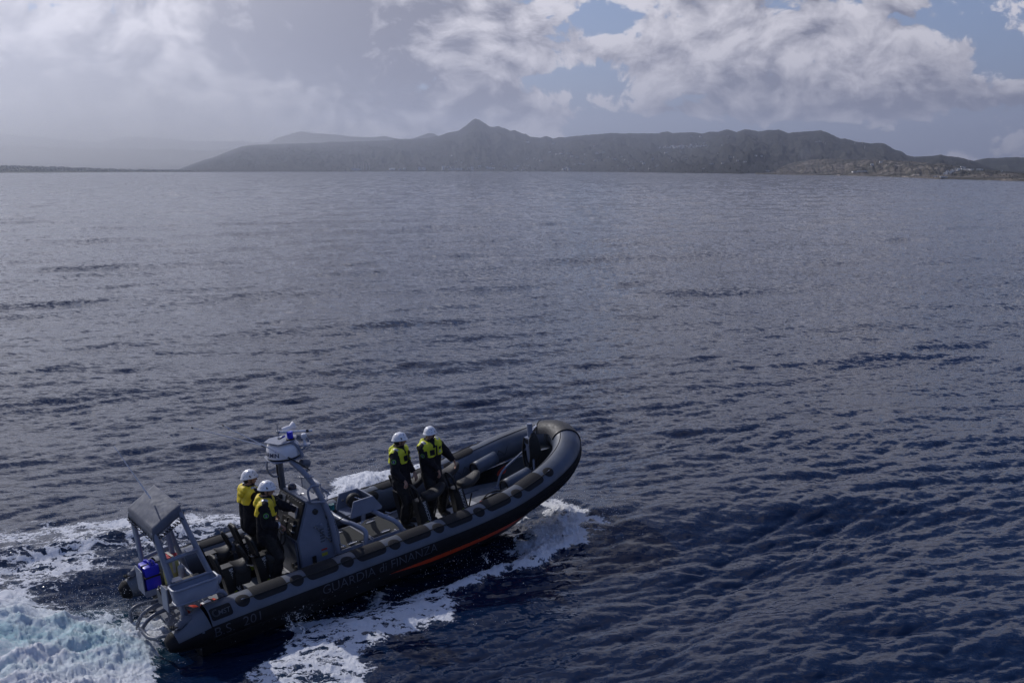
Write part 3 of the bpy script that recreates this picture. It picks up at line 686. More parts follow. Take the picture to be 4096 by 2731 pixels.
# bow cover
sm = LT / 2
mb = MB(); mb.grid(lambda u, v: tube_pt(sm - .42 + .84 * u, -70 + 230 * v, R0 + .012 + .004 * math.sin(u * math.pi)), 26, 30); bc = mb.build("bow_cover", mat("dark_grey_rubberised_cover", (.030, .029, .031), .55, var=.15), collar, 60)
mb = MB(); 
for e in (sm - .42, sm + .42): mb.tube([tube_pt(e, -70 + 230 * k / 30, R0 + .014) for k in range(31)], .010, 6)
mb.build("cover_edge", BK, bc)
mb = MB()
for k in range(5):
    u = sm - .30 + k * .11; mb.tube([tube_pt(u, -72, R0 + .02), tube_pt(u + .02, -95, R0 + .03), tube_pt(u - .04, -118, R0 + .02)], .008, 5)
mb.build("cover_lacing", ROPE, bc)
pad_patch(sm - .34, sm + .16, -138, -112, G, 'lacing_base', .02)
# lettering on the black side band
def on_tube(s0, a_mid, h):
    return lambda x, y: tube_pt(s0 + x, a_mid - math.degrees((y - h / 2) / R0), R0 + .010)
text_obj("GUARDIA di FINANZA", .165, on_tube(s_at(-1.78), 94, .165), LET, collar, bold=-.002, cuts=.022)
text_obj("B.S.  201", .165, on_tube(s_at(-3.70), 96, .165), LET, collar, bold=-.002, cuts=.022)
text_obj("GUARDIA di FINANZA", .175, lambda x, y: tube_pt(LT - s_at(.62) + x, 97 - math.degrees((y - .09) / R0), R0 + .010), LET, collar, bold=-.002, cuts=.022)
pl_ = pad_patch(s_at(-3.74) - .02 if False else .02, .36, 22, 62, BK, 'maker_plate', .04)
text_obj("MST", .075, lambda x, y: tube_pt(.13 + x, 44 - math.degrees((y - .0375) / R0), R0 + .014), LETW if False else mat("grey_print", (.045, .05, .06), .5), pl_, bold=.002, cuts=.02, shear=.25)
mb = MB(); mb.tube([tube_pt(.105 + .055 * math.cos(t), 42 + math.degrees(.055 * math.sin(t) / R0), R0 + .014) for t in np.linspace(.9, 5.2, 16)], .005, 5); mb.tube([tube_pt(.105 + .04 * math.cos(t), 42 + math.degrees(.04 * math.sin(t) / R0), R0 + .014) for t in np.linspace(.9, 5.2, 16)], .004, 5); mb.build("swirl_mark", MATS["grey_print"], pl_)

# hull
XS = np.array([-3.75, -3.0, -2, -1, 0, 1, 1.8, 2.4, 3.0, 3.5, 3.9, 4.15, 4.35, 4.5, 4.6]); XI = XS * np.where(XS > 3, 1 + (XS - 3) * .0272, 1)
ysh = np.interp(XI, [-4, 1.4, 2.4, 3.2, 3.8, 4.2, 4.5, 4.7, 4.8], [1.24, 1.24, 1.20, 1.08, .88, .64, .36, .14, .03])
zsh = np.interp(XI, [-4, 1.4, 2.4, 3.2, 3.8, 4.3, 4.8], [.46, .46, .50, .60, .74, .90, 1.12])
zch = zsh - np.interp(XS, [-4, 3, 4.2, 4.8], [.26, .26, .22, .05]); ych = ysh * np.interp(XS, [-4, 2, 3.5, 4.8], [.96, .93, .78, .3])
zk = np.interp(XI, [-4, 2.2, 3.2, 3.8, 4.3, 4.6, 4.8], [-.34, -.36, -.26, -.08, .18, .44, 1.08])
def hull_sec(i, off=0.):
    return [(XS[i], -ysh[i], zsh[i]), (XS[i], -ych[i], zch[i]), (XS[i], -ych[i] * .93, zch[i] - .02), (XS[i], 0, zk[i]), (XS[i], ych[i] * .93, zch[i] - .02), (XS[i], ych[i], zch[i]), (XS[i], ysh[i], zsh[i])]
mb = MB(); V_ = [[mb.bm.verts.new(p) for p in hull_sec(i)] for i in range(len(XS))]
for i in range(len(XS) - 1):
    for j in range(6): mb.bm.faces.new((V_[i][j], V_[i + 1][j], V_[i + 1][j + 1], V_[i][j + 1]))
mb.bm.faces.new(V_[0]); hull = mb.build("hull", HB_, boat)
for sgn in (-1, 1):
    mb = MB()
    def f(u, v, sgn=sgn):
        x = -1.0 + 5.45 * u; ys_ = np.interp(x, XS, ysh); zs_ = np.interp(x, XS, zsh); yc = np.interp(x, XS, ych); zc = np.interp(x, XS, zch)
        w = min(1., max(0.001, (x + 1.0) / 1.5)) * .58; t = .08 + w * v
        t = min(t, .97); return Vector((x, sgn * (ys_ + (yc - ys_) * t + .012), zs_ + (zc - zs_) * t))
    mb.grid(f, 50, 4); mb.build("orange_stripe", OR, hull)
mb = MB(); mb.box((-3.70, 0, .12), (.10, 1.85, .80)); mb.box((-3.82, 0, .42), (.20, 1.5, .05)); mb.build("transom", PGD, hull, bevel=.01)
# deck
mb = MB(); dk = [(-3.7, .93), (1.6, .93), (2.4, .88), (3.1, .76), (3.7, .55), (4.1, .35), (4.4, .1)]
poly = [(x, -y) for x, y in dk] + [(x, y) for x, y in dk[::-1]]
mb.prism(poly, .46, .50, 'z'); deck = mb.build("deck", DK, boat)
for (x0, x1, y0, y1) in [(.95, 1.62, -.88, -.60), (1.66, 2.5, -.88, -.58), (.95, 1.62, -.16, .16), (1.66, 2.45, -.16, .16), (2.54, 3.2, -.62, -.05), (-3.2, -2.9, -.85, -.2), (-1.75, -1.70, -.9, .9), (-2.05, -1.72, .1, .6)]:
    mb = MB(); mb.box(((x0 + x1) / 2, (y0 + y1) / 2, .506), (x1 - x0, y1 - y0, .012)); mb.build("deck_panel", DKL, deck, bevel=.004)
for y in (-.92, -.55, .55):
    mb = MB(); mb.box((1.8, y, .512), (2.2, .03, .02)); mb.build("deck_track", CH if y < 0 else PGD, deck)
mb = MB(); mb.tube([(-3.5, -.89, .53), (0, -.89, .53), (1.4, -.89, .53), (2.4, -.85, .54), (3.1, -.72, .56)], .012, 6, 4); mb.build("deck_line", ROPE, deck)
mb = MB()
for x in np.arange(2.2, 3.8, .22): mb.tube([tube_pt(LT - s_at(x), -72, R0 + .01), tube_pt(LT - s_at(x + .11), -100, R0 + .01), tube_pt(LT - s_at(x + .22), -72, R0 + .01)], .006, 5)
mb.build("side_lacing", ROPE, collar)
# stern deck fittings
for q in (-1, 1): mb = MB(); mb.box((-3.45, .62 * q, .55), (.40, .44, .06)); mb.build("stern_locker", PG, boat, bevel=.012)
mb = MB(); mb.box((-3.42, -.62, .585), (.30, .34, .012)); mb.build("locker_mat", BL, boat)
# guard rails behind the drives
def rail(pts): 
    mb = MB(); mb.tube(pts, .033, 10, 5); return mb.build("stern_guard_rail", PGD, boat)
rail([(-3.72, .66, .62), bp(640, 2395, 1, .62), bp(570, 2414, 1, .6), bp(533, 2432, 1, .58), bp(521, 2456, 1, .56), bp(528, 2485, 1, .5)])
rail([(-3.72, .22, .60), bp(660, 2408, 1, .2), bp(612, 2425, 1, .2), bp(575, 2452, 1, .2), bp(552, 2490, 1, .2), bp(552, 2520, 1, .2)])
rail([(-3.72, -.16, .60), bp(715, 2424, 1, -.16), bp(655, 2440, 1, -.16), bp(608, 2465, 1, -.16), bp(580, 2495, 1, -.18), bp(562, 2530, 1, -.2)])
rail([bp(562, 2512, 1, -.3), bp(580, 2535, 1, -.45), bp(600, 2550, 1, -.6), bp(630, 2552, 1, -.75), bp(662, 2543, 1, -.9), (-3.74, -.95, .40)])
rail([(-3.74, -.40, .52), bp(745, 2432, 1, -.55), bp(770, 2437, 1, -.7), bp(792, 2434, 1, -.8)])

# covered stern frame
arch = empty("stern_frame"); arch.parent = boat
SF, SA = (-3.60, .60, 2.44), (-4.02, .60, 2.20)
legs = []
for sg in (-1, 1):
    legs += [[(SF[0], sg * SF[1], SF[2]), (-3.47, sg * .70, 1.88), (-3.33, sg * .84, 1.32), (-3.24, sg * .86, .95), (-3.16, sg * .86, .55)],
             [(SA[0], sg * SA[1], SA[2]), (-3.96, sg * .70, 1.62), (-3.92, sg * .80, 1.2), (-3.86, sg * .80, .95), (-3.72, sg * .78, .62)]]
    legs += [[(SF[0] - .1, sg * .52, SF[2] - .05), (-3.52, sg * .60, 1.85), (-3.45, sg * .66, 1.25), (-3.40, sg * .68, .56)]] if sg > 0 else [[(-3.98, -.50, 2.2), (-3.9, -.52, 1.6), (-3.8, -.56, 1.0), (-3.72, -.58, .6)]]
for l in legs: mb = MB(); mb.tube(l, .044, 12, 4); mb.build("frame_leg", PG, arch)
bars = [[SF, (SF[0], -SF[1], SF[2])], [SA, (SA[0], -SA[1], SA[2])], [SF, SA], [(SF[0], -.6, SF[2]), (SA[0], -.6, SA[2])],
        [(-3.96, -.69, 1.70), (-3.43, -.73, 1.76)], [(-3.93, -.79, 1.32), (-3.34, -.84, 1.36)], [(-3.96, .69, 1.70), (-3.43, .73, 1.76)], [(-3.95, -.55, 1.98), (-3.95, .55, 1.98)], [(-3.35, -.8, .98), (-3.35, .8, .98)], [(-3.93, .79, 1.25), (-3.34, .84, 1.3)]]
for l in bars: mb = MB(); mb.tube(l, .034, 10); mb.build("cross_bar", PG, arch)
for c in ((-3.55, -.74, 1.80), (-3.86, -.80, 1.42)): mb = MB(); mb.box(c, (.17, .16, .012), (0, .05, 0)); mb.build("bracket_plate", PG, arch, bevel=.003)
mb = MB()
def canopy(u, v):
    # u aft->fwd, v starboard->port ; outer rows drop as a skirt
    U = min(max((u - .10) / .80, 0), 1); Vv = min(max((v - .10) / .80, 0), 1)
    x = -4.04 + .46 * U; y = -.62 + 1.24 * Vv; z = 2.27 + .25 * U
    z += .055 * math.sin(math.pi * U) * math.sin(math.pi * Vv) + .006 * math.sin(9 * U + 14 * Vv) * math.sin(6 * Vv - 8 * U)
    dz = 0
    if u < .1: dz += (.1 - u) / .1 * .15; x -= .02 * (.1 - u) / .1
    if u > .9: dz += (u - .9) / .1 * .30; x += .045 * (u - .9) / .1
    if v < .1: dz += (.1 - v) / .1 * .15; y -= .02
    if v > .9: dz += (v - .9) / .1 * .15; y += .02
    return Vector((x, y, z - min(dz, .30) * (1 + .12 * math.sin(20 * u) * math.sin(13 * v))))
mb.grid(canopy, 31, 31); mb.build("canopy_cover", CV, arch, 70, solid=.012)
mb = MB()
for k in range(9):
    for (x, y, z) in ((-3.55, -.56 + .14 * k, 2.36), (-3.60 - .045 * k, -.655, 2.30 - .022 * k), (-4.09, -.56 + .14 * k, 2.10)):
        mb.tube([(x, y, z + .03), (x + .03, y - .015, z), (x + .02, y + .01, z - .04), (x - .01, y + .02, z - .01)], .008, 5, 3)
mb.build("canopy_lacing", ROPE, arch)
# starboard side tray
tx0, tx1, ty0, ty1, tz0, tz1 = -4.02, -3.30, -1.14, -.86, 1.12, 1.38
def rrect(x0, x1, y0, y1, z, r=.07, n=5):
    o_ = []
    for cx, cy, a0 in ((x1 - r, y1 - r, 0), (x0 + r, y1 - r, 90), (x0 + r, y0 + r, 180), (x1 - r, y0 + r, 270)):
        for k in range(n + 1): a = math.radians(a0 + 90 * k / n); o_.append(Vector((cx + r * math.cos(a), cy + r * math.sin(a), z)))
    return o_
mb = MB(); A_ = [mb.bm.verts.new(p) for p in rrect(tx0, tx1, ty0, ty1, tz1)]; B_ = [mb.bm.verts.new(p) for p in rrect(tx0 + .03, tx1 - .03, ty0 + .03, ty1 - .03, tz0)]
for k in range(len(A_)): mb.bm.faces.new((A_[k], A_[(k + 1) % len(A_)], B_[(k + 1) % len(A_)], B_[k]))
mb.bm.faces.new(B_); tray = mb.build("side_tray", PG, arch, 60, solid=.012)
mb = MB(); mb.tube(rrect(tx0, tx1, ty0, ty1, tz1), .020, 8, closed=True); mb.tube(rrect(tx0 + .02, tx1 - .02, ty0 + .02, ty1 - .02, tz0 + .01), .016, 8, closed=True); mb.build("tray_rim", PG, arch)
mb = MB(); mb.tube([(-3.36, -1.08, 1.14), (-3.22, -1.0, 1.02), (-3.14, -.92, .72), (-3.1, -.90, .54)], .04, 10, 4); mb.tube([(-3.34, -.95, 1.3), (-3.26, -.93, 1.24)], .085, 14); mb.build("tray_support", PG, arch)
mb = MB(); mb.tube([(-3.90, -1.0, 1.12), (-3.86, -.95, .80), (-3.74, -.86, .66), (-3.55, -.80, .60)], .04, 10, 4); mb.build("tray_support", PG, arch)
mb = MB(); mb.box((-4.06, -.78, 1.16), (.02, .20, .40), (.1, 0, .1)); mb.build("side_bracket", PG, arch)
mb = MB(); mb.box((-4.12, .30, 1.10), (.015, .36, .42), (0, 0, 0)); mb.box((-3.98, .12, .91), (.26, .02, .10)); mb.box((-3.98, .30, .895), (.28, .38, .015)); mb.build("can_holder", PG, arch)
for l in ([bp(457, 1786, 1, .12), bp(585, 1968, 1, 0)],): mb = MB(); mb.tube([l[0], l[0].lerp(l[1], .5), l[1], l[1] + (l[1] - l[0]).normalized() * .12], [.006, .008, .014, .014], 6); mb.build("whip_antenna", WH, arch)
mb = MB(); mb.box((-3.78, -.1, 2.02), (.16, .10, .05)); mb.box((-3.74, -.1, 2.08), (.05, .06, .08)); mb.build("light_fitting", CH, arch)

# console
con = MB().prism([(-1.64, .50), (-1.68, 1.22), (-1.43, 1.86), (-1.15, 1.85), (-.96, 1.50), (-.88, 1.10), (-.88, .50)], -.52, .52).build("console", PG, boat, bevel=.018)
mb = MB(); sl = math.atan2(.25, .64)
def dash(u, v, off): # u across, v up the sloping face
    p = Vector((-1.68, 0, 1.22)).lerp(Vector((-1.43, 0, 1.86)), v); return p + Vector((-math.cos(sl) * off, -.49 + .98 * u, math.sin(sl) * off))
V8 = [dash(u, v, o) for u in (0, 1) for v in (.02, .98) for o in (0.004, .035)]
mb = MB(); vs = [mb.bm.verts.new(p) for p in V8]
for f_ in ((0, 1, 3, 2), (4, 6, 7, 5), (0, 2, 6, 4), (1, 5, 7, 3), (0, 4, 5, 1), (2, 3, 7, 6)): mb.bm.faces.new([vs[k] for k in f_])
dashp = mb.build("dashboard", BL, con, bevel=.006)
def dbox(u, v, du, dv, th, m, name):
    mb = MB(); c = dash(u, v, .035 + th / 2); mb.box(c, (th, du, dv), (0, math.pi - (math.pi / 2 - sl) - math.pi / 2, 0)); return mb.build(name, m, con, bevel=min(.004, th / 3))
dbox(.30, .66, .28, .20, .02, mat("grey_screen_cover", (.36, .36, .38), .5), "display_cover"); dbox(.56, .72, .09, .16, .015, mat("grey_switch_panel", (.20, .20, .21), .4), "switch_panel"); dbox(.80, .70, .22, .30, .012, PGD, "switch_panel")
dbox(.22, .28, .20, .26, .05, BL, "radio_unit"); dbox(.47, .26, .2, .26, .05, BL, "radio_unit")
for u, v in ((.14, .36), (.14, .2), (.40, .34), (.40, .18)): dbox(u, v, .14, .025, .07, CH, "radio_rail")
mb = MB()
for i in range(11):
    for v in (.06, .94): mb.box(dash(.04 + .092 * i, v, .042), (.012, .012, .012))
for i in range(14): mb.box(dash(.66 + .055 * (i % 5), .50 + .12 * (i // 5), .048), (.018, .016, .018))
b_ = mb.build("panel_screws", CH, con); b_['kind'] = 'stuff'
mb = MB(); mb.lathe([(0, 0), (.05, .01), (.052, .05), (.03, .10), (.014, .11), (.012, .15), (0, .155)], dash(.86, .82, .03), 16, (0, -1.2, 0)); mb.build("throttle_lever", BL, con)
mb = MB(); c0 = dash(.32, .02, .16); mb.tube([c0 + Vector((.03 * math.sin(t), .17 * math.cos(t), .17 * math.sin(t))) for t in np.linspace(0, 2 * math.pi, 25)[:-1]], .014, 8, closed=True)
for t in (0.5, 2.6, 4.7): mb.tube([c0, c0 + Vector((.03 * math.sin(t), .17 * math.cos(t), .17 * math.sin(t)))], .010, 6)
mb.tube([c0, dash(.32, .1, 0)], .02, 8); mb.build("steering_wheel", BL, con)
mb = MB(); mb.box((-1.70, .0, .86), (.03, .96, .66)); mb.build("console_back_panel", PGD, con, bevel=.008)
for y, z, r in ((-.40, .66, .07), (-.28, .70, .05), (-.44, .80, .03)): mb = MB(); mb.lathe([(r, 0), (r, .02), (r * .8, .022), (0, .015)], (-1.715, y, z), 16, (0, -math.pi / 2, 0)); mb.build("round_port", BL, con)
mb = MB(); mb.box((-1.30, 0, 1.868), (.27, .98, .02)); top = mb.build("console_top", mat("pale_grey_plate", (.33, .34, .38), .35), con, bevel=.005)
mb = MB(); mb.lathe([(.075, 0), (.08, .02), (.072, .06), (.05, .10), (0, .11)], (-1.33, .26, 1.88), 18); mb.build("compass", mat("dark_glass", (.02, .02, .05), .08, spec=.8), con)
mb = MB(); mb.lathe([(.055, 0), (.058, .03), (.05, .06), (.025, .08), (0, .083)], (-1.12, -.33, 1.86), 18); mb.build("gps_antenna", WH, con)
mb = MB(); mb.box((-1.36, -.1, 1.885), (.04, .10, .012)); mb.tube([(-1.36, -.1, 1.89), (-1.32, -.2, 1.91)], .008, 6); mb.build("latch", CH, con)
# side of the console: louvres, ports, stay, labels, hinges
for k in range(7):
    for x in (-1.02,): mb = MB(); mb.box((x - .0, -.526, 1.36 - .055 * k), (.17, .012, .026), (.35, 0, 0)); mb.build("louvre", PGD, con)
for k in range(5): mb = MB(); mb.box((-1.22, -.526, 1.30 - .055 * k), (.08, .012, .026), (.35, 0, 0)); mb.build("louvre", PGD, con)
for (x, z, r) in ((-1.06, 1.50, .058), (-1.30, 1.66, .05)): mb = MB(); mb.lathe([(r, 0), (r, .03), (r * .6, .045), (0, .04)], (x, -.52, z), 16, (math.pi / 2, 0, 0)); mb.build("side_port", BL, con)
mb = MB(); mb.lathe([(.035, 0), (.035, .02), (.015, .03), (0, .03)], (-1.22, -.52, 1.38), 14, (math.pi / 2, 0, 0)); mb.build("side_knob", PG, con)
mb = MB(); mb.tube([(-1.33, -.55, 1.38), (-1.08, -.55, 1.02)], .009, 6); mb.box((-1.33, -.54, 1.39), (.04, .03, .04)); mb.build("gas_strut", CH, con)
for (x, z) in ((-1.42, .80), (-.95, .86)): mb = MB(); mb.box((x, -.535, z), (.07, .03, .13)); mb.box((x, -.55, z - .03), (.045, .03, .05)); mb.build("latch", BL, con, bevel=.004)
mb = MB(); mb.box((-1.21, -.523, .83), (.11, .006, .055)); mb.build("warning_label", YL, con)
mb = MB(); mb.box((-1.21, -.523, .92), (.11, .006, .03)); mb.build("warning_label", RD, con)
mb = MB(); mb.box((-.97, -.523, 1.02), (.06, .006, .03)); mb.build("maker_label", BL, con)
mb = MB(); mb.lathe([(.05, 0), (.05, .10)], (-.93, -.42, 1.55), 14); mb.build("starboard_light", mat("green_lamp_glass", (.01, .16, .16), .15), con)
# windscreen
GL = bpy.data.materials.new("clear_plastic"); GL.use_nodes = True; T = NT(GL.node_tree); T.n.clear(); o_ = T.new('ShaderNodeOutputMaterial'); ms = T.new('ShaderNodeMixShader'); tr = T.new('ShaderNodeBsdfTransparent'); gb = T.new('ShaderNodeBsdfPrincipled')
tr.inputs[0].default_value = (.93, .94, .95, 1); gb.inputs['Base Color'].default_value = (.6, .62, .66, 1); gb.inputs['Roughness'].default_value = .12; ms.inputs[0].default_value = .42
T.l.new(tr.outputs[0], ms.inputs[1]); T.l.new(gb.outputs[0], ms.inputs[2]); T.l.new(ms.outputs[0], o_.inputs[0])
W0, W1, W2, W3 = bp(1288, 1990, 1, -.46), bp(1281, 1934, 1, -.46), bp(1203, 1905, 1, .22), bp(1212, 1960, 1, .22)
mb = MB(); mb.grid(lambda u, v: W0.lerp(W3, u).lerp(W1.lerp(W2, u), v) + Vector((.08 * math.sin(math.pi * u), 0, 0)), 14, 5); ws = mb.build("windscreen", GL, con, 80, solid=.006)
mb = MB(); mb.grid(lambda u, v: W1.lerp(W2, u) + Vector((.08 * math.sin(math.pi * u) - .07 * v, 0, .03 * v - .01)), 14, 3); mb.build("windscreen_lip", mat("frosted_plastic", (.55, .55, .58), .3), ws, 80, solid=.006)
mb = MB(); mb.tube([W1, W0], .008, 6); mb.tube([W2, W3], .008, 6); mb.tube([W3, (-1.3, .42, 1.95), (-1.42, .44, 1.92)], .010, 6); mb.build("windscreen_frame", PG, ws)
for sg in (-1, 1):
    mb = MB(); mb.tube([(-1.36, sg * .52, 1.84), (-1.40, sg * .60, 1.90), (-1.42, sg * .60, 2.08), (-1.34, sg * .60, 2.16), (-1.20, sg * .58, 2.12)] if sg < 0 else [(-1.50, .42, 2.12), (-1.60, .42, 2.16), (-1.68, .42, 2.30), (-1.66, .42, 2.46), (-1.55, .4, 2.52)], .020, 8, 4); mb.build("grab_rail", PG, con)
mb = MB(); mb.tube([(-1.36, -.52, 1.84), (-1.14, -.60, 1.81), bp(1290, 2012, 1, -.56), bp(1305, 2000, 1, -.42), bp(1304, 1985, 1, -.30), bp(1296, 1972, 1, -.2)], .020, 8, 4); mb.tube([bp(1280, 1948, 1, -.05), bp(1300, 1960, 1, -.05), bp(1313, 1971, 1, -.05), bp(1306, 1984, 1, -.1), bp(1288, 1988, 1, -.2)], .018, 8, 4); mb.build("grab_rail", PG, con)
# radar mast
mast = empty("radar_mast"); mast.parent = boat
mb = MB(); mb.tube([(-.98, -.56, .80), (-1.04, -.56, 1.40), (-1.13, -.55, 1.78), (-1.30, -.42, 2.26), (-1.50, -.24, 2.58)], .050, 12, 5); mb.build("mast_leg", PG, mast)
mb = MB(); mb.tube([(-1.40, .49, 1.80), (-1.44, .40, 2.2), (-1.52, .20, 2.58)], .050, 12, 4); mb.build("mast_leg", PGD, mast)
mb = MB(); mb.tube([(-1.45, .51, 1.86), (-1.49, .43, 2.22), (-1.56, .24, 2.55)], .022, 6, 4); mb.build("cable_run", BL, mast)
RC = Vector((-1.50, .03, 2.60))
mb = MB(); mb.prism([(RC.x + .34 * math.cos(a) * (1.08 if k % 2 else .95), RC.y + .34 * math.sin(a) * (1.08 if k % 2 else .95)) for k, a in enumerate(np.linspace(0, 2 * math.pi, 9)[:-1])], 2.585, 2.60, 'z'); mb.build("radar_platform", PG, mast, bevel=.003)
mb = MB(); mb.lathe([(.24, -.015), (.285, .0), (.295, .03)], RC, 32); mb.build("radar_base", BL, mast)
mb = MB(); mb.lathe([(.295, .032), (.30, .06), (.292, .15), (.272, .22), (.235, .265), (.12, .285), (0, .287)], RC, 40); dome = mb.build("radar_dome", WH, mast, 60)
va = math.atan2(-(RC.y) - 0, 0)   # lettering faces aft and to starboard
def on_dome(a0, z0):
    return lambda x, y: RC + Vector((math.cos(a0 + x / .297) * (  .3005 - max(0, (y + z0 - .1)) * .10), math.sin(a0 + x / .297) * (  .3005 - max(0, (y + z0 - .1)) * .10), y + z0))
NAVY = mat("dark_blue_print", (.015, .017, .06), .5)
camb = BMi @ Vector((0, 0, CAMH)); dirc = math.atan2(camb.y - RC.y, camb.x - RC.x)
text_obj("GARMIN", .075, on_dome(dirc - 1.62, .075), NAVY, dome, bold=.002, cuts=.02)
mb = MB(); f = on_dome(dirc - .52, .17); vs = [mb.bm.verts.new(f(x, y)) for x, y in ((0, 0), (.045, 0), (.022, .045))]; mb.bm.faces.new(vs); mb.build("triangle_mark", mat("blue_print", (.03, .06, .45), .5), dome)
text_obj("GARMIN", .075, on_dome(dirc + 1.30, .075), NAVY, dome, bold=.002, cuts=.02)
mb = MB(); mb.prism([(RC.x - .30, .12), (RC.x - .18, -.22), (RC.x + .10, -.24), (RC.x + .30, .02), (RC.x + .22, .24), (RC.x - .14, .26)], 2.90, 2.912, 'z'); mb.build("upper_plate", PG, mast, bevel=.003)
mb = MB(); mb.tube([(RC.x + .22, -.26, 2.60), (RC.x + .17, -.22, 2.78), (RC.x + .05, -.18, 2.90)], .028, 8, 4); mb.tube([(RC.x + .22, .24, 2.6), (RC.x + .2, .2, 2.9)], .024, 8); mb.tube([(RC.x + .26, 0, 2.91), (RC.x + .42, -.02, 2.86), (RC.x + .44, -.04, 2.74), (RC.x + .28, -.08, 2.66)], .02, 8, 4); mb.build("plate_bracket", PG, mast)
mb = MB(); mb.lathe([(.075, 0), (.075, .02), (.06, .025)], (RC.x + .10, -.10, 2.912), 20); mb.build("beacon_base", BL, mast)
mb = MB(); mb.lathe([(.055, 0), (.055, .10), (.050, .115), (0, .118)], (RC.x + .10, -.10, 2.937), 20)
mb.build("blue_beacon", mat("blue_lamp_glass", (.015, .02, .55), .12, var=.05), mast)
q0, q1 = bp(1112, 1728, 1, -.06), bp(1222, 1723, 1, -.06)
mb = MB(); mb.tube([q0, q1], .022, 10); mb.build("folded_mast_pole", WH, mast)
mb = MB(); mb.tube([q1, q1 + (q1 - q0).normalized() * .05], .027, 10); mb.build("pole_end", BL, mast)
mb = MB(); mb.tube([q1 + (q1 - q0).normalized() * .05, q1 + (q1 - q0).normalized() * .12], [.016, .02], 8); mb.tube([q0 + Vector((0, 0, .16)), q0 + Vector((.0, 0, -.08))], [.008, .016], 8); mb.lathe([(.03, -.02), (.035, 0), (.03, .03)], q0, 12); mb.box(q0 + Vector((.04, -.02, -.10)), (.16, .04, .03), (0, 0, .5)); mb.build("pole_hinge", CH, mast)
mb = MB(); hc = bp(1150, 1715, 1, .10)
mb.tube([hc + Vector((-.10, 0, -.01)), hc + Vector((.0, 0, 0)), hc + Vector((.05, -.0, .01)), hc + Vector((.13, -.0, .03))], [.055, .055, .045, .085], 16); mb.build("loudhailer", WH, mast)
mb = MB(); gc = Vector((RC.x + .30, -.22, 2.80)); mb.lathe([(.10, -.02), (.105, -.01), (.1, 0)], gc, 18); mb.build("side_plate", PG, mast)
mb = MB(); mb.lathe([(.035, 0), (.025, .02), (.02, .09), (.045, .12), (.052, .15), (.04, .19), (0, .205)], gc, 18); mb.build("gps_antenna", WH, mast)
mb = MB(); sc_ = Vector((-1.20, -.12, 2.42)); mb.lathe([(.0, -.12), (.06, -.09), (.082, -.02), (.085, .06), (0, .065)], sc_, 18, (0, 2.0, .3)); mb.build("searchlight", PGD, mast)
for (a, b, c) in ((bp(895, 1703, 1, -.2), bp(1150, 1828, 1, -.30), None), (bp(772, 1711, 1, .2), bp(1045, 1781, 1, .2), bp(1080, 1793, 1, .2))):
    mb = MB(); mb.tube([a, b], [.006, .013], 8); w_ = mb.build("whip_antenna", WH, mast)
    mb = MB(); d = (b - a).normalized(); mb.tube([a - d * .03, a], .012, 6); mb.build('antenna_tip', BL, w_); mb = MB()
    if c is None: e = bp(1208, 1858, 1, -.35); mb.tube([b, b.lerp(e, .5), e, bp(1240, 1880, 1, -.4), bp(1220, 1888, 1, -.4)], .013, 6)
    else: mb.tube([b, c], .015, 6)
    mb.build("antenna_mount", BL, w_)
mb = MB(); mb.box((-1.27, -.44, 2.28), (.10, .12, .012)); mb.build("antenna_bracket", PG, mast)

# engine hatch with mats, and the pod on its hoops
hb = MB().box((-.20, 0, .60), (1.42, .92, .24)).build("engine_hatch", PG, boat, bevel=.012)
for (x0, x1) in ((-.86, -.22), (-.16, .47)):
    mb = MB(); mb.box(((x0 + x1) / 2, 0, .728), (x1 - x0, .84, .014)); mb.build("hatch_mat", MAT_, hb, bevel=.004)
    for e in ((x0, x1, -.43, -.42), (x0, x1, .42, .43), (x0 - .012, x0, -.43, .43), (x1, x1 + .012, -.43, .43)):
        mb = MB(); mb.box(((e[0] + e[1]) / 2, (e[2] + e[3]) / 2, .732), (e[1] - e[0], e[3] - e[2], .02)); mb.build("mat_edging", mat("pale_grey_plate", (.33, .34, .38), .35), hb)
    for y in (-.30, .30):
        mb = MB(); xm = (x0 + x1) / 2; mb.box((xm, y, .738), (.22, .028, .008)); mb.tube([(xm - .10, y, .74), (xm - .08, y, .76), (xm + .08, y, .76), (xm + .10, y, .74)], .008, 6); mb.build("hatch_handle", CH, hb)
    mb = MB(); mb.lathe([(.022, 0), (.022, .006), (0, .006)], (xm + .16, -.37, .735), 12); mb.build("hatch_lock", CH, hb)
for sg in (-1, 1): mb = MB(); mb.box((-.20, sg * .62, .535), (1.5, .26, .07)); mb.build("side_step", PG, hb, bevel=.01)
mb = MB(); mb.box((-.12, -.462, .62), (.13, .006, .05)); mb.build("warning_label", YL, hb)
mb = MB(); mb.box((-.84, -.36, .76), (.16, .03, .03)); mb.tube([(-.90, -.40, .74), (-.80, -.30, .80), (-.72, -.36, .75)], .012, 6); mb.build("hatch_hinge", CH, hb)
pod = MB(); 
def podf(): 
    m_ = MB()
    for sg in (-1, 1):
        y0, y1 = sg * .30, sg * .26
        m_.prism([(-.52, 1.20), (.12, 1.20), (.14, 1.24), (-.03, 1.50), (-.43, 1.50), (-.52, 1.24)], min(y0, y1), max(y0, y1))
    m_.prism([(.12, 1.20), (.14, 1.24), (-.03, 1.50), (-.06, 1.50), (.07, 1.22)], -.26, .26)
    m_.box((-.20, 0, 1.20), (.62, .52, .03)); return m_
pod = podf().build("storage_pod", PG, boat, bevel=.008)
mb = MB(); mb.lathe([(.0, -.05), (.125, -.05), (.14, -.02), (.14, .02), (.125, .05), (0, .05)], (-.28, .02, 1.40), 24, (math.pi / 2, 0, 0)); mb.build("hose_reel", VIN, pod)
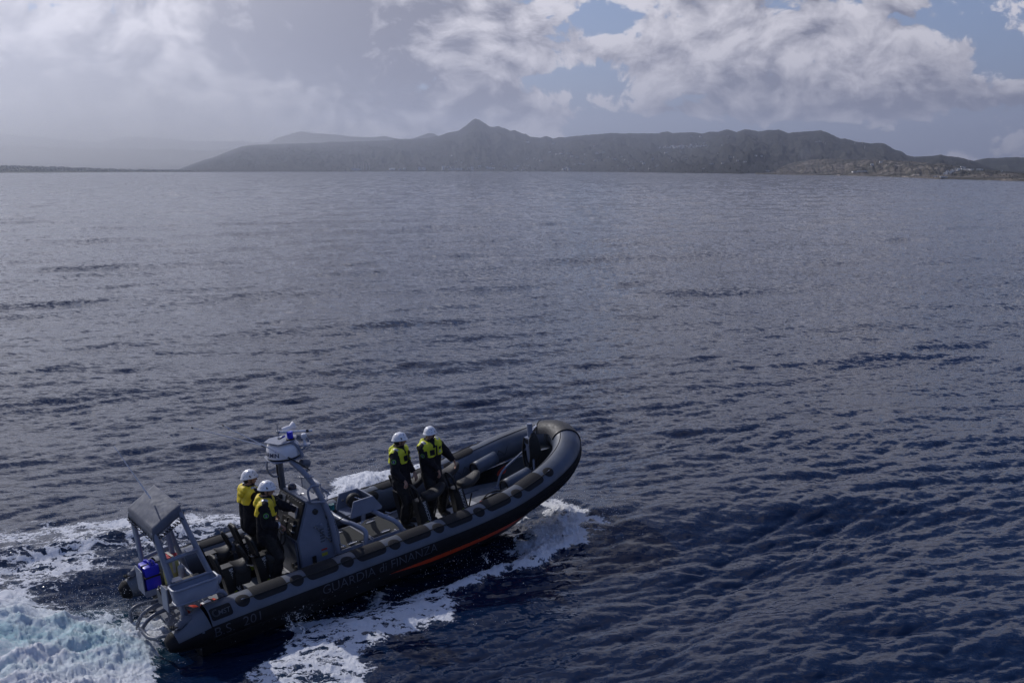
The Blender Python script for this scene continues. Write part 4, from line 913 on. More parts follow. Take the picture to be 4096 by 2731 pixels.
mb = MB(); mb.tube([(-.28, -.05, 1.48), (-.16, -.14, 1.42), (-.05, -.06, 1.40)], .008, 6, 3); mb.box((-.42, .18, 1.40), (.03, .05, .03)); mb.build("reel_fitting", CH, pod)
def hoop(x0, x1, x2, sk): 
    mb = MB(); h = [(x0, -.74, .56), (x0 + .02, -.73, .86), (x1, -.68, 1.05), (x2, -.50, 1.15), (x2 - sk, -.25, 1.19)]
    pts = h + [(x, -y, z) for x, y, z in h[::-1]]; mb.tube(pts, .045, 12, 5); mb.build("pod_hoop", PG, boat)
hoop(-.52, -.46, -.55, .10); hoop(.24, .16, .02, .06)
mb = MB(); mb.box((.18, -.42, 1.14), (.16, .03, .02), (0, .5, .4)); mb.box((-.42, -.50, 1.16), (.12, .03, .02), (0, 0, .6)); mb.build("hoop_bracket", mat("pale_grey_plate", (.33, .34, .38), .35), boat)
mb = MB(); mb.tube([(-.45, -.2, 1.24), (-.7, -.35, 1.30), (-.90, -.36, 1.26), (-.88, -.3, 1.22)], .008, 5, 4); mb.build("lashing_cord", ROPE, boat)
for y in (.62,): mb = MB(); mb.tube([(.2, y, .60), (1.0, y, .62)], .018, 8); mb.build("floor_rail", PG, boat)

# shock seats
NEON = mat("yellow_green_tag", (.28, .36, .01), .5)
def seat(x, y, rear=False, back='hoop', name="shock_seat"):
    st = bpy.data.objects.new(name, None); COL.objects.link(st)
    # column leans aft at the top
    mb = MB(); xb, xt, zt = .10, -.06, .66
    mb.prism([(xb - .24, 0), (xb + .05, 0), (xt + .05, zt), (xt - .17, zt)], -.10, .10)
    bpy.data.objects.remove(st); st = mb.build(name, BL, boat, bevel=.012); st.location = (x, y, .50)
    mb = MB(); mb.box((xb - .03, 0, .015), (.34, .30, .03)); mb.build("base_plate", BL, st, bevel=.006)
    L_ = .50 if not rear else .28; w = .15 if not rear else .17
    def f(u, v):
        a = -math.pi * .5 + math.pi * 2 * v; t = u
        ww = (w * (.75 + .35 * math.sin(math.pi * min(1, t * 1.1)))) * (1 if 0 < u < 1 else .55); th = (.065 + (.03 if rear else .01)) * (1 if 0 < u < 1 else .5)
        zc = (.60 if rear else .68) + .12 * t ** 1.5 * (0 if rear else 1) - .04 * math.sin(math.pi * t)
        return Vector((xt + .02 + L_ * t, math.copysign(abs(math.cos(a)) ** .75, math.cos(a)) * ww, zc + math.copysign(abs(math.sin(a)) ** .75, math.sin(a)) * th))
    mb = MB(); mb.grid(f, 12, 25); bmesh.ops.remove_doubles(mb.bm, verts=mb.bm.verts, dist=1e-4); bmesh.ops.holes_fill(mb.bm, edges=mb.bm.edges); mb.build("seat_pad", SEAT, st, 70)
    if rear: mb = MB(); mb.prism([(xt + .0, .30), (xt + .30, .28), (xt + .30, .58), (xt + .0, .58)], -.155, .155); mb.build("seat_skirt", VIN, st, bevel=.03)
    else: mb = MB(); mb.tube([(xb + .06, 0, .14), (xb + .16, 0, .42)], .016, 6); mb.build("shock_strut", BL, st)
    if back == 'hoop':
        mb = MB(); mb.tube([(xt - .08, -.11, .58), (xt - .16, -.12, .86), (xt - .20, -.08, .97), (xt - .20, .08, .97), (xt - .16, .12, .86), (xt - .08, .11, .58)], .022, 8, 4); mb.build("grab_hoop", BL, st)
    else:
        zb = .50 if back == 'low' else .66; hh = .40 if back == 'low' else .36; xo = xt - (.16 if back == 'low' else .10)
        mb = MB(); mb.grid(lambda u, v: Vector((xo - .10 * u + .02 * math.cos(math.pi * (v - .5)), (-.16 + .32 * v) * (1 if .1 < u < .9 else .7), zb + hh * u)), 8, 8); mb.build("backrest", VIN, st, 70, solid=.05)
    for sg in (-1, 1):
        ang = math.atan2(zt, xt - xb)
        d = Vector((xb - xt, 0, -zt)).normalized(); up = Vector((-d.z, 0, d.x)) * -1
        o0 = Vector((xt + .015, 0, zt - .06))
        up = Vector((.97, 0, .235))
        def fn(px, py, sg=sg): 
            pass
            return o0
        if sg < 0: text_obj("SHOCKWAVE", .058, lambda px, py: Vector((o0.x + .16 * (.46 - px) / .66 - .035 * 1 + .0 - py * .97 + .035, -.106, o0.z - (.46 - px) * .97 - py * .235 )), LETW, st, cuts=0, bold=.002)
    mb = MB(); mb.box((xb - .135, -.104, .17), (.05, .006, .09), (0, -.24, 0)); mb.build("tag", NEON, st)
    return st
for x in (1.02, 1.86):
    for y in (-.36, .36): seat(x, y)
for y in (-.36, .36):
    seat(-2.22, y, True, 'high'); seat(-2.80, y, True, 'low')
for y in (-.36, .36):
    mb = MB(); 
    for k in (-1, 0, 1): mb.tube([(-2.50, y + .035 * k - .01, 1.20), (-2.36, y + .035 * k - .01, 1.16)], .014, 8)
    mb.build("seat_damper", CH, boat)
    mb = MB(); mb.tube([(-2.56, y - .07, 1.16), (-2.63, y - .07, 1.36), (-2.66, y, 1.44), (-2.63, y + .07, 1.36), (-2.56, y + .07, 1.16)], .026, 8, 4); mb.build("grab_hoop", BL, boat)
    mb = MB(); mb.tube([(-2.62, y - .13, 1.12), (-2.50, y - .13, 1.06)], .016, 6); mb.tube([(-2.64, y - .10, 1.06), (-2.54, y - .02, 1.04)], .012, 6); mb.build("seat_bracket", CH, boat)

# bow post, braces and bolsters
post = MB().lathe([(.060, 0), (.060, .30), (.05, .302), (0, .302)], (3.97, 0, 1.52), 24).build("bow_post", PG, boat)
mb = MB(); mb.box((3.95, 0, 1.45), (.17, .18, .16)); mb.build("post_box", PG, post, bevel=.008)
mb = MB(); mb.box((3.862, 0, 1.45), (.004, .10, .10)); mb.build("box_opening", BL, post)
mb = MB(); mb.prism([(3.86, 1.37), (4.04, 1.37), (3.99, .60), (3.93, .60)], -.05, .05); mb.build("post_web", PG, post, bevel=.006)
for l in ([(3.92, .06, 1.30), (3.86, .28, 1.08), (3.42, .34, .82), (3.26, .34, .52)], [(3.94, -.06, 1.28), (3.86, -.20, 1.02), (3.80, -.26, .55)], [(4.0, .1, 1.2), (4.2, .2, .8)]):
    mb = MB(); mb.tube(l, .024, 8, 4); mb.build("post_brace", PG, post)
mb = MB(); mb.box((3.26, .34, .51), (.14, .10, .02)); mb.build("brace_foot", PG, post)
mb = MB(); mb.tube([(3.97, .05, 1.74), (3.97, .12, 1.75)], .014, 8); mb.box((4.14, .10, 1.60), (.16, .05, .07), (0, -.3, .3)); mb.box((4.2, .1, 1.66), (.10, .05, .04), (0, -.3, .3)); mb.build("cleat", CH, post)
for (x, y, L_, m_) in ((3.20, .66, .56, G), (3.05, -.62, .62, G)):
    mb = MB(); mb.grid(lambda u, v: Vector((x - L_ / 2 + L_ * u, y + .13 * math.cos(math.radians(-35 + 250 * v)), .92 + .14 * math.sin(math.radians(-35 + 250 * v)) + .10 * u)), 6, 16); bo = mb.build("bow_bolster", m_, boat, 70, solid=.025)
    mb = MB(); mb.tube([(x - L_ / 2 - .01, y + .13 * math.cos(math.radians(t)), .92 + .14 * math.sin(math.radians(t))) for t in np.linspace(-35, 215, 14)], .018, 6); mb.build("bolster_edge", BK, bo)

# ------------------------------------------------------------------ loose things aboard (each rests on the boat)
def on_boat(name, loc, rz=0., label=None, cat=None, group=None):
    e = empty(name, BM @ Matrix.Translation(Vector(loc)) @ Matrix.Rotation(rz, 4, 'Z')); tag(e, label, cat, group); return e
BLU = mat("blue_plastic", (.018, .022, .50), .38, var=.12, nscale=5); 
j = on_boat("jerrycan", (-3.96, .30, .91), .04, "blue plastic fuel can strapped to the stern frame", "jerrycan")
mb = MB(); mb.box((0, 0, .22), (.25, .33, .44), bev=.045); body = mb.build("can_body", BLU, j, 50)
mb = MB(); mb.tube([(0, -.12, .43), (0, -.11, .485), (0, .03, .485), (0, .05, .43)], .022, 8, 3); mb.tube([(.06, -.12, .43), (.06, -.11, .475), (.06, .03, .475), (.06, .05, .43)], .016, 8, 3); mb.tube([(0, .11, .43), (0, .11, .47)], .035, 12); mb.build("handle", BLU, j)
mb = MB(); mb.box((0, 0, .26), (.262, .342, .03)); mb.box((-.0, -.04, .22), (.262, .028, .455)); mb.build("strap", BL, j)
y_ = on_boat("drum", (-3.52, .62, .72), .1, "pale yellow plastic drum with a red screw lid inside the stern frame", "drum")
mb = MB(); mb.lathe([(.12, 0), (.135, .02), (.135, .36), (.12, .42), (.09, .45), (.09, .48)], (0, 0, 0), 28); mb.build("drum_body", mat("yellow_plastic", (.50, .46, .16), .4, var=.2, nscale=6), y_)
mb = MB(); mb.lathe([(.125, 0), (.13, .015), (.13, .055), (.12, .065), (.07, .066), (.07, .075), (.02, .076), (0, .076)], (0, 0, .45), 28); mb.build("lid", mat("red_plastic", (.50, .012, .02), .35, var=.08), y_)
mb = MB(); mb.box((0, 0, .533), (.045, .27, .006)); mb.box((0, -.137, .38), (.045, .006, .30)); mb.build("strap", mat("white_webbing", (.5, .48, .42), .8), y_)
c_ = on_boat("equipment_case", (-3.62, -.42, 1.00), .0, "black hard case with latches lying across the stern frame", "case")
mb = MB(); mb.box((0, 0, .09), (.52, .26, .18), bev=.02); mb.build("case_shell", VIN, c_, 50)
mb = MB(); mb.tube([(-.10, .13, .10), (-.10, .17, .10), (.10, .17, .10), (.10, .13, .10)], .012, 6, 2); mb.build("handle", BL, c_)
for x in (-.17, .15): mb = MB(); mb.box((x, -.135, .14), (.06, .02, .06)); mb.box((x, 0, .185), (.05, .27, .01)); mb.build("latch", mat("tan_webbing", (.25, .22, .17), .8), c_)
c2 = on_boat("equipment_case", (-3.98, -.50, .98), .3, "small grey case wedged behind the starboard tray", "case")
mb = MB(); mb.box((0, 0, .10), (.16, .20, .26), bev=.03); mb.build("case_shell", mat("grey_plastic", (.13, .125, .14), .45), c2, 50)
mb = MB(); mb.tube([(-.085, -.05, .15), (-.11, -.04, .25), (-.06, .04, .28), (-.05, .06, .2)], .012, 6, 3); mb.build("handle", BL, c2)
f_ = on_boat("safety_kit", (-3.30, -.52, .58), .25, "orange safety kit box with a white lid under the starboard tray", "box")
mb = MB(); mb.box((0, 0, .06), (.26, .22, .12), bev=.012); mb.build("box_body", mat("red_orange_plastic", (.60, .05, .02), .4, var=.1), f_, 50)
mb = MB(); mb.box((-.05, .03, .13), (.15, .15, .022), bev=.006); mb.build("lid", WH, f_)
mb = MB(); mb.box((.06, 0, .065), (.02, .226, .126)); mb.build("strap", BL, f_)
f2 = on_boat("life_ring_bag", (-3.62, -.45, .56), .1, "red and white throw bag on the stern beside the drives", "bag")
mb = MB(); mb.ell((0, 0, .08), (.15, .12, .09)); mb.build("bag_body", MATS["red_orange_plastic"], f2)
mb = MB(); mb.ell((-.06, .02, .09), (.07, .10, .085)); mb.build("reflective_panel", WH, f2)
f3 = on_boat("fender", (-3.42, .40, .62), .5, "silver grey fender standing next to the yellow drum", "fender")
mb = MB(); mb.cap((0, 0, 0), .06, (0, 0, .42), .06); mb.tube([(0, 0, .47), (0, 0, .52)], .015, 8); mb.build("fender_body", mat("silver_grey_vinyl", (.35, .35, .36), .3), f3)
rng = random.Random(4)
rp = on_boat("rope_hank", (3.93, -.02, 0), 0, "black mooring rope hung in a long hank on the bow post", "rope")
mb = MB()
for k in range(11):
    w = .05 + .012 * k; zb = .82 + rng.uniform(0, .16); yo = rng.uniform(-.03, .03); xo = -.10 + .018 * k
    mb.tube([(xo * .5 + .08, -.02 + yo, 1.60 + .01 * (k % 3)), (xo, -.09 - w * .5, 1.50), (xo - .02, -.10 - w, 1.20), (xo - .03, -.06 - w * .3, zb + .05), (xo - .02, yo, zb - .02), (xo - .01, .07 + w * .4, zb + .08), (xo, .09 + w, 1.22), (xo + .02, .09, 1.52)], .013, 6, 5, closed=False)
mb.build("rope_strands", ROPE, rp)
rc = on_boat("rope_coil", (2.78, -.20, .52), 0, "loose black rope coil with a red end on the foredeck", "rope")
mb = MB(); pts = []
for i in range(120):
    t = i * .42; r = .16 + .05 * math.sin(i * .37) + .02 * rng.random(); pts.append((r * 1.5 * math.cos(t) + .03 * math.sin(i * .11), r * .8 * math.sin(t) - .02 * math.cos(i * .17), .015 + .0009 * i + .008 * math.sin(i * 1.3)))
mb.tube(pts, .012, 6, 2); mb.build("rope_strands", ROPE, rc)
mb = MB(); mb.tube([(-.27, .04, .04), (-.33, .06, .05)], .016, 8); mb.build("red_end", RD, rc)
# ------------------------------------------------------------------ crew
SKIN = mat("skin", (.36, .20, .14), .5, var=.10, nscale=14)
JK = mat("navy_black_jacket", (.012, .012, .017), .75, var=.3, nscale=14, bump=.003, bscale=45, spec=.2)
TRS = mat("black_trousers", (.010, .010, .012), .55, var=.35, nscale=12, bump=.003, bscale=35, spec=.3)
YJ = mat("yellow_jacket_yoke", (.62, .64, .02), .6, var=.10, nscale=10, bump=.004, bscale=22)
YO = mat("warm_yellow_jacket_yoke", (.74, .56, .02), .6, var=.12, nscale=10, bump=.004, bscale=22)
HELM = mat("white_helmet_shell", (.78, .78, .80), .30, var=.02)
REFL = mat("silver_reflective_tape", (.50, .50, .54), .30, .35, var=.10, nscale=30)
HAIR = mat("dark_hair", (.012, .009, .007), .8, var=.4, nscale=60)
LIP = mat("lips", (.28, .12, .10), .5)
EYE = mat("dark_eye", (.01, .008, .007), .2)
BADG = mat("green_badge_ring", (.12, .34, .05), .6); BADB = mat("dark_blue_badge", (.012, .02, .10), .6)
def two_bone(a, b, l1, l2, hint):
    a, b = Vector(a), Vector(b); d = b - a; L = min(d.length, (l1 + l2) * .995); u = d.normalized(); b = a + u * L
    x = (l1 * l1 - l2 * l2 + L * L) / (2 * L); h = math.sqrt(max(l1 * l1 - x * x, 0)); hv = Vector(hint); hv = (hv - u * hv.dot(u)).normalized()
    return a + u * x + hv * h, b
def person(px, py, ztop, yaw, label, hands, yoke, head_yaw=0., head_pitch=0., lean=0., feet=((0, .12), (0, -.12)), beard=False, side_lean=0., deckz=.50, hood=True, twist=0., scale=1.0, badge=-1, grip=(.6, .6)):
    """hands: (left, right) targets in the boat frame"""
    Mw = BM @ Matrix.Translation((px, py, deckz)) @ Matrix.Rotation(yaw, 4, 'Z')
    root = empty("person", Mw); tag(root, label, "person", "crew of the patrol boat"); Mi = Mw.inverted(); bpy.context.view_layer.update()
    tl = [(Mi @ (BM @ Vector(h)) if h is not None else None) for h in hands]
    s = scale
    up = Vector((math.sin(lean), -math.sin(side_lean), math.cos(lean) * math.cos(side_lean))).normalized()
    pel = Vector((0, 0, .95 * s)); ch = pel + up * .36 * s; nk = pel + up * .56 * s
    tw = Matrix.Rotation(twist, 3, 'Z'); fw = tw @ Vector((math.cos(lean), 0, -math.sin(lean))); lf = tw @ Vector((0, 1, 0))
    shs = [nk - up * .065 * s + lf * (.205 * s * q) for q in (1, -1)]
    hips = [pel + Vector((0, .095 * s * q, -.03)) for q in (1, -1)]
    hd = nk + up * .155 * s + fw * .03
    HR = Matrix.Translation(hd) @ Matrix.Rotation(head_yaw, 4, 'Z') @ Matrix.Rotation(head_pitch, 4, 'Y')
    H = lambda x, y, z: HR @ Vector((x * s, y * s, z * s))
    b = MB(); j = MB(); t = MB(); bo = MB(); arms = []
    # body
    b.cap(pel, .12 * s, ch, .115 * s); b.cap(nk - up * .06, .06 * s, nk + up * .08 * s, .055 * s)
    for q, (S_, Hp) in enumerate(zip(shs, hips)):
        sg = 1 if q == 0 else -1
        ft = Vector((feet[q][0], feet[q][1], .09 * s)); kn, an = two_bone(Hp, ft, .44 * s, .43 * s, (1, .15 * sg, 0))
        b.cap(Hp, .075 * s, kn, .05 * s); b.cap(kn, .05 * s, an, .035 * s)
        t.cap(Hp, .112 * s, kn, .088 * s); t.cap(kn, .088 * s, an + Vector((0, 0, .10)), .080 * s); t.cap(an + Vector((0, 0, .10)), .080 * s, an + Vector((0, 0, .02)), .072 * s)
        b.cap(an, .035 * s, an + Vector((.10 * s, 0, -.045)), .03 * s)
        bo.cap(an + Vector((-.03, 0, -.025)), .058 * s, an + Vector((.15 * s, .01 * sg, -.035)), .048 * s); bo.cap(an, .055, an + Vector((0, 0, .12)), .062)
        T_ = tl[q] if tl[q] is not None else S_ + Vector((.10, .12 * sg, -.50))
        dirn = (T_ - S_).normalized(); el, wr = two_bone(S_, T_ - dirn * .07, .29 * s, .26 * s, (-.5, .45 * sg, -.75))
        arms.append((S_, el, wr, sg))
        b.cap(S_, .045 * s, el, .036 * s); b.cap(el, .036 * s, wr, .024 * s)
        j.cap(S_ - lf * .03 * sg, .085 * s, el, .070 * s); j.cap(el, .071 * s, wr - (wr - el).normalized() * .075, .044 * s)
        # hand
        f_ = (wr - el).normalized(); dn = Vector((0, 0, -1)); dn = (dn - f_ * dn.dot(f_)); dn = dn.normalized() if dn.length > .2 else fw.copy()
        fdir = (f_ * .75 + dn * .35).normalized(); sd = fdir.cross(dn).normalized(); pn = sd.cross(fdir).normalized()
        if pn.dot(dn) < 0: pn = -pn
        w0 = wr + f_ * .01
        for k, (o_, L_) in enumerate(((-.030, .068), (-.010, .078), (.010, .073), (.029, .058))):
            base = w0 + fdir * .085 * s + sd * o_; g = grip[q]
            b.cap(w0 + sd * o_ * .6, .016, base, .0125)
            k1 = base + (fdir * math.cos(g) + pn * math.sin(g)) * L_ * .55; k2 = k1 + (fdir * math.cos(g * 2.4) + pn * math.sin(g * 2.4)) * L_ * .5
            b.cap(base, .0115, k1, .0100, 8); b.cap(k1, .0100, k2, .0085, 8)
        ths = sd * (-.032) ; tb = w0 + fdir * .03 + ths; t1 = tb + (fdir * .6 + ths.normalized() * .55 + pn * .4).normalized() * .042; t2 = t1 + (fdir * .8 + pn * .6).normalized() * .034
        b.cap(w0 + ths * .3, .016, tb, .015, 8); b.cap(tb, .0135, t1, .0115, 8); b.cap(t1, .0115, t2, .0095, 8)
    # head: cranium, jaw, nose, brow, ears
    q_ = HR.to_euler()
    def E(c, r): b.ell(H(*c), [k * s for k in r], q_)
    E((.0, 0, .03), (.098, .078, .100)); E((.030, 0, -.045), (.064, .056, .062)); E((.055, 0, -.080), (.030, .032, .025)); E((.080, 0, .020), (.020, .045, .016))
    b.cap(H(.092, 0, .010), .010, H(.114, 0, -.028), .015, 8); b.cap(H(.090, .022, -.058), .009, H(.090, -.022, -.058), .009, 8)
    for sg in (1, -1): E((-.005, .082 * sg, -.01), (.022, .012, .034))
    E((.060, .038, -.015), (.022, .022, .02)); E((.060, -.038, -.015), (.022, .022, .02))
    body = remeshed(b, .0075, "body", SKIN, root, 3)
    body['label'] = "head, neck and bare hands"
    for sg in (1, -1): e = MB(); e.ell(H(.088, .032 * sg, .003), (.009, .012, .008)); e.build("eye", EYE, root)
    e = MB(); e.cap(H(.0975, .018, -.058), .005, H(.0975, -.018, -.058), .005, 8); e.build("lips", LIP, root)
    e = MB()
    for sg in (1, -1): e.cap(H(.0975, .018 * sg, .024), .005, H(.088, .045 * sg, .024), .004, 6)
    e.build("eyebrows", HAIR, root)
    hm = MB(); hm.ell(H(-.018, 0, .035), (.096 * s, .084 * s, .10 * s), q_)
    hm.ell(H(-.045, 0, -.03), (.06 * s, .075 * s, .07 * s), q_); hm.build("hair", HAIR, root, 80)
    if beard: hm = MB(); hm.ell(H(.036, 0, -.062), (.064, .060, .048), q_); hm.ell(H(.092, 0, -.038), (.014, .026, .008), q_); hm.build("beard", HAIR, root, 80)
    # trousers, boots
    t.cap(pel + Vector((0, .04, .02)), .125 * s, pel + Vector((0, -.04, .02)), .125 * s)
    remeshed(t, .013, "trousers", TRS, root, 5, .014, 10., puff=.010)
    remeshed(bo, .010, "boots", BL, root, 3)
    # jacket
    hem = pel + up * .02
    for q in (1, -1): j.cap(hem + lf * .065 * q, .135 * s, ch + lf * .075 * q, .142 * s); j.cap(ch + lf * .075 * q, .135 * s, nk - up * .10 + lf * .09 * q, .105 * s)
    j.cap(hem + lf * .05, .145 * s, hem - up * .12 + lf * .05, .15 * s); j.cap(hem - lf * .05, .145 * s, hem - up * .12 - lf * .05, .15 * s)
    j.tube([nk + up * .0 + Vector((math.cos(a), math.sin(a), 0)) * .0 for a in (0,)] * 0 or [nk - up * .09, nk - up * .02, nk + up * .045], [.12 * s, .092 * s, .085 * s], 18)
    remeshed(j, .014, "jacket", JK, root, 5, .014, 8., puff=.016)
    # hi-vis yoke over shoulders and chest
    yk = MB()
    for q in (1, -1): yk.cap(ch - up * .03 + lf * .080 * q, .160 * s, nk - up * .10 + lf * .10 * q, .128 * s); yk.cap(nk - up * .10 + lf * .10 * q, .124, nk - up * .085 + lf * .165 * q, .108)
    if hood: 
        yk.cap(nk - fw * .11 + lf * .07 - up * .02, .055, nk - fw * .11 - lf * .07 - up * .02, .055); yk.cap(nk - fw * .14 + lf * .03 - up * .08, .05, nk - fw * .14 - lf * .03 - up * .08, .05)
        yk.cap(nk + lf * .11 - fw * .04 - up * .03, .038, nk - fw * .11 + lf * .07 - up * .0, .045); yk.cap(nk - lf * .11 - fw * .04 - up * .03, .038, nk - fw * .11 - lf * .07 - up * .0, .045)
    cuts = [(ch - up * .035, -up)] + [(shs[0] + lf * .035, (lf + up * -.25).normalized()), (shs[1] - lf * .035, (-lf + up * -.25).normalized())]
    yoke_o = remeshed(yk, .012, "hi_vis_yoke", yoke, root, 3, .014, 9., cut=cuts, puff=.018)
    c = MB(); c.tube([nk - up * .03, nk + up * .03, nk + up * .065], [.10 * s, .092 * s, .098 * s], 20, caps=False); c.build("collar", JK, root, 60, solid=.012)
    # front details
    def front(lx, uz, wd, ht, th, m, nm):
        p = ch + lf * lx + up * uz; dd = math.sqrt(max(.001, 1 - min(.95, abs(lx) / .235) ** 2)); p += fw * (.178 * s * dd + .008)
        R_ = Matrix((fw, lf, up)).transposed().to_4x4(); R_ = Matrix.Translation(p) @ R_ @ Matrix.Rotation(lx * 3.2, 4, 'Z')
        e = MB(); e.box((0, 0, 0), (th, wd, ht)); e.xf(R_); e.build(nm, m, root, bevel=.002)
    front(0, .05, .034, .26, .014, JK, "zip_flap"); front(-.10, .055, .10, .11, .018, JK, "chest_pocket"); front(.11, .10, .06, .05, .016, JK, "name_patch"); front(.10, .03, .07, .03, .014, REFL, "reflective_tape")
    for q, sg in ((0, 1), (1, -1)):
        p = shs[q] - lf * .045 * sg + up * .106; e = MB(); e.grid(lambda u, v: p + fw * (-.075 + .15 * u) + lf * (sg * (-.03 + .06 * v)) + up * (-.045 * (2 * u - 1) ** 2 + .012 - .012 * v), 8, 4); e.build("reflective_tape", REFL, root, 80, solid=.006)
        S_, el, wr, sg2 = arms[q]; d = (wr - el).normalized(); e = MB(); e.tube([wr - d * .075, wr - d * .035], .054 * s, 16); e.build("cuff_tape", REFL if q == 1 and yoke is YO else JK, root)
    # sleeve badge
    S_, el, wr, sg = arms[1]; m_ = S_.lerp(el, .42); ad = (el - S_).normalized(); od = (-lf - ad * (-lf).dot(ad)).normalized(); od = (od * .9 + fw * .2).normalized(); od = (od - ad * od.dot(ad)).normalized(); sd = ad.cross(od)
    e = MB(); e.lathe([(.046, 0), (.046, .006), (.034, .007)], (0, 0, 0), 24); e.xf(Matrix.Translation(m_ + od * .088) @ Matrix((sd, ad, od)).transposed().to_4x4()); bd = e.build("sleeve_badge", BADG, root)
    e = MB(); e.lathe([(.032, 0), (.032, .003), (0, .003)], (0, 0, .007), 24); e.xf(Matrix.Translation(m_ + od * .088) @ Matrix((sd, ad, od)).transposed().to_4x4()); e.build("badge_centre", BADB, bd)
    e = MB(); e.tube([(0, .02, 0), (0, -.02, 0)], .0022, 5); e.tube([(-.015, -.008, 0), (-.009, -.017, 0), (0, -.020, 0), (.009, -.017, 0), (.015, -.008, 0)], .0022, 5); e.tube([(-.009, .012, 0), (.009, .012, 0)], .002, 5)
    e.xf(Matrix.Translation(m_ + od * .0985) @ Matrix((sd, -ad, od)).transposed().to_4x4()); e.build("anchor_mark", LETW, bd)
    # helmet
    he = MB()
    def hf(u, v):
        a = 2 * math.pi * u; ph = math.pi / 2 * v; cx, cy = math.cos(a), math.sin(a)
        lowz = -.012 - .030 * max(0, -cx) + .010 * max(0, cx); r = math.cos(ph) ** .8
        rim = .012 * max(0, 1 - v * 7) + (.012 * max(0, cx) * max(0, 1 - v * 5))
        return H((.132 + rim) * cx * r - .008, (.112 + rim) * cy * r, .032 + lowz * (1 - v) + .118 * math.sin(ph) + .004 * math.cos(4 * a) * math.sin(2 * ph))
    he.grid(hf, 37, 16); bmesh.ops.remove_doubles(he.bm, verts=he.bm.verts, dist=1e-4); helm = he.build("helmet", HELM, root, 80, solid=.008)
    for sg in (1, -1):
        for (a0, v0, wa, hv) in ((.62, .28, .30, .28), (1.35, .16, .15, .15), (2.10, .24, .32, .30)):
            e = MB(); cs = [(a0 - wa, v0), (a0 + wa * .4, v0 + hv), (a0 + wa, v0 + hv * .9), (a0 + wa * .5, v0 - hv * .2)]
            vs = []
            for a, v in cs:
                p = hf((sg * a / (2 * math.pi)) % 1, v); c0 = H(0, 0, .06); vs.append(e.bm.verts.new(p + (p - c0).normalized() * .0065))
            e.bm.faces.new(vs); e.build("vent", EYE, helm)
        for (a0, v0) in ((.5, .62), (1.4, .60), (2.4, .62)):
            e = MB(); vs = []
            for a, v in ((a0 - .25, v0), (a0 - .1, v0 + .07), (a0 + .25, v0 + .06), (a0 + .15, v0 - .01)):
                p = hf((sg * a / (2 * math.pi)) % 1, v); c0 = H(0, 0, .06); vs.append(e.bm.verts.new(p + (p - c0).normalized() * .006))
            e.bm.faces.new(vs); e.build("vent", mat("grey_shell_recess", (.35, .35, .38), .5), helm)
    e = MB()
    for sg in (1, -1): e.tube([H(.03, .088 * sg, .04), H(.03, .075 * sg, -.04), H(.045, .03 * sg, -.105), H(.05, 0, -.110)], .0055, 6, 3); e.tube([H(-.05, .088 * sg, .03), H(.02, .076 * sg, -.045)], .005, 6)
    e.build("chin_strap", BL, helm)
    return root
HS = 1.0
PB = [
 dict(px=.84, py=.14, ztop=0, yaw=-.95, head_yaw=.50, head_pitch=.12, hands=(bp(1663, 1903, 1, .02), bp(1626, 1940, 1, -.28)), yoke=YJ, lean=.03, feet=((.02, .14), (.06, -.14)), grip=(.4, .9),
      label="crewman in lime yellow jacket top standing just behind the forward seats, looking ahead"),
 dict(px=1.46, py=.02, ztop=0, yaw=-1.40, head_yaw=-1.10, head_pitch=.08, hands=(bp(1848, 1878, 1, -.02), bp(1770, 1904, 1, -.26)), yoke=YJ, lean=.05, feet=((.04, .17), (.02, -.15)), beard=True, grip=(.35, .9),
      label="bearded crewman nearest the bow in lime yellow jacket top, chest towards the camera"),
 dict(px=-2.10, py=.40, ztop=0, yaw=.10, head_yaw=-.55, head_pitch=.05, hands=((-1.66, .55, 1.42), (-1.70, .16, 1.50)), yoke=YO, lean=.06, feet=((0, .12), (.04, -.12)), grip=(1.0, 1.0),
      label="crewman half hidden behind the helmsman, in a warm yellow hooded jacket seen from behind"),
 dict(px=-2.12, py=-.30, ztop=0, yaw=-.50, head_yaw=-.10, head_pitch=.18, hands=(bp(1212, 2050, 1, -.34), bp(1131, 2110, 1, -.50)), yoke=YO, lean=.09, feet=((.0, .13), (.06, -.14)), grip=(1.1, .9),
      label="helmsman nearest the camera, gripping the console with both hands, in a yellow topped black jacket"),
]
for d in PB: person(scale=1.05, **d)

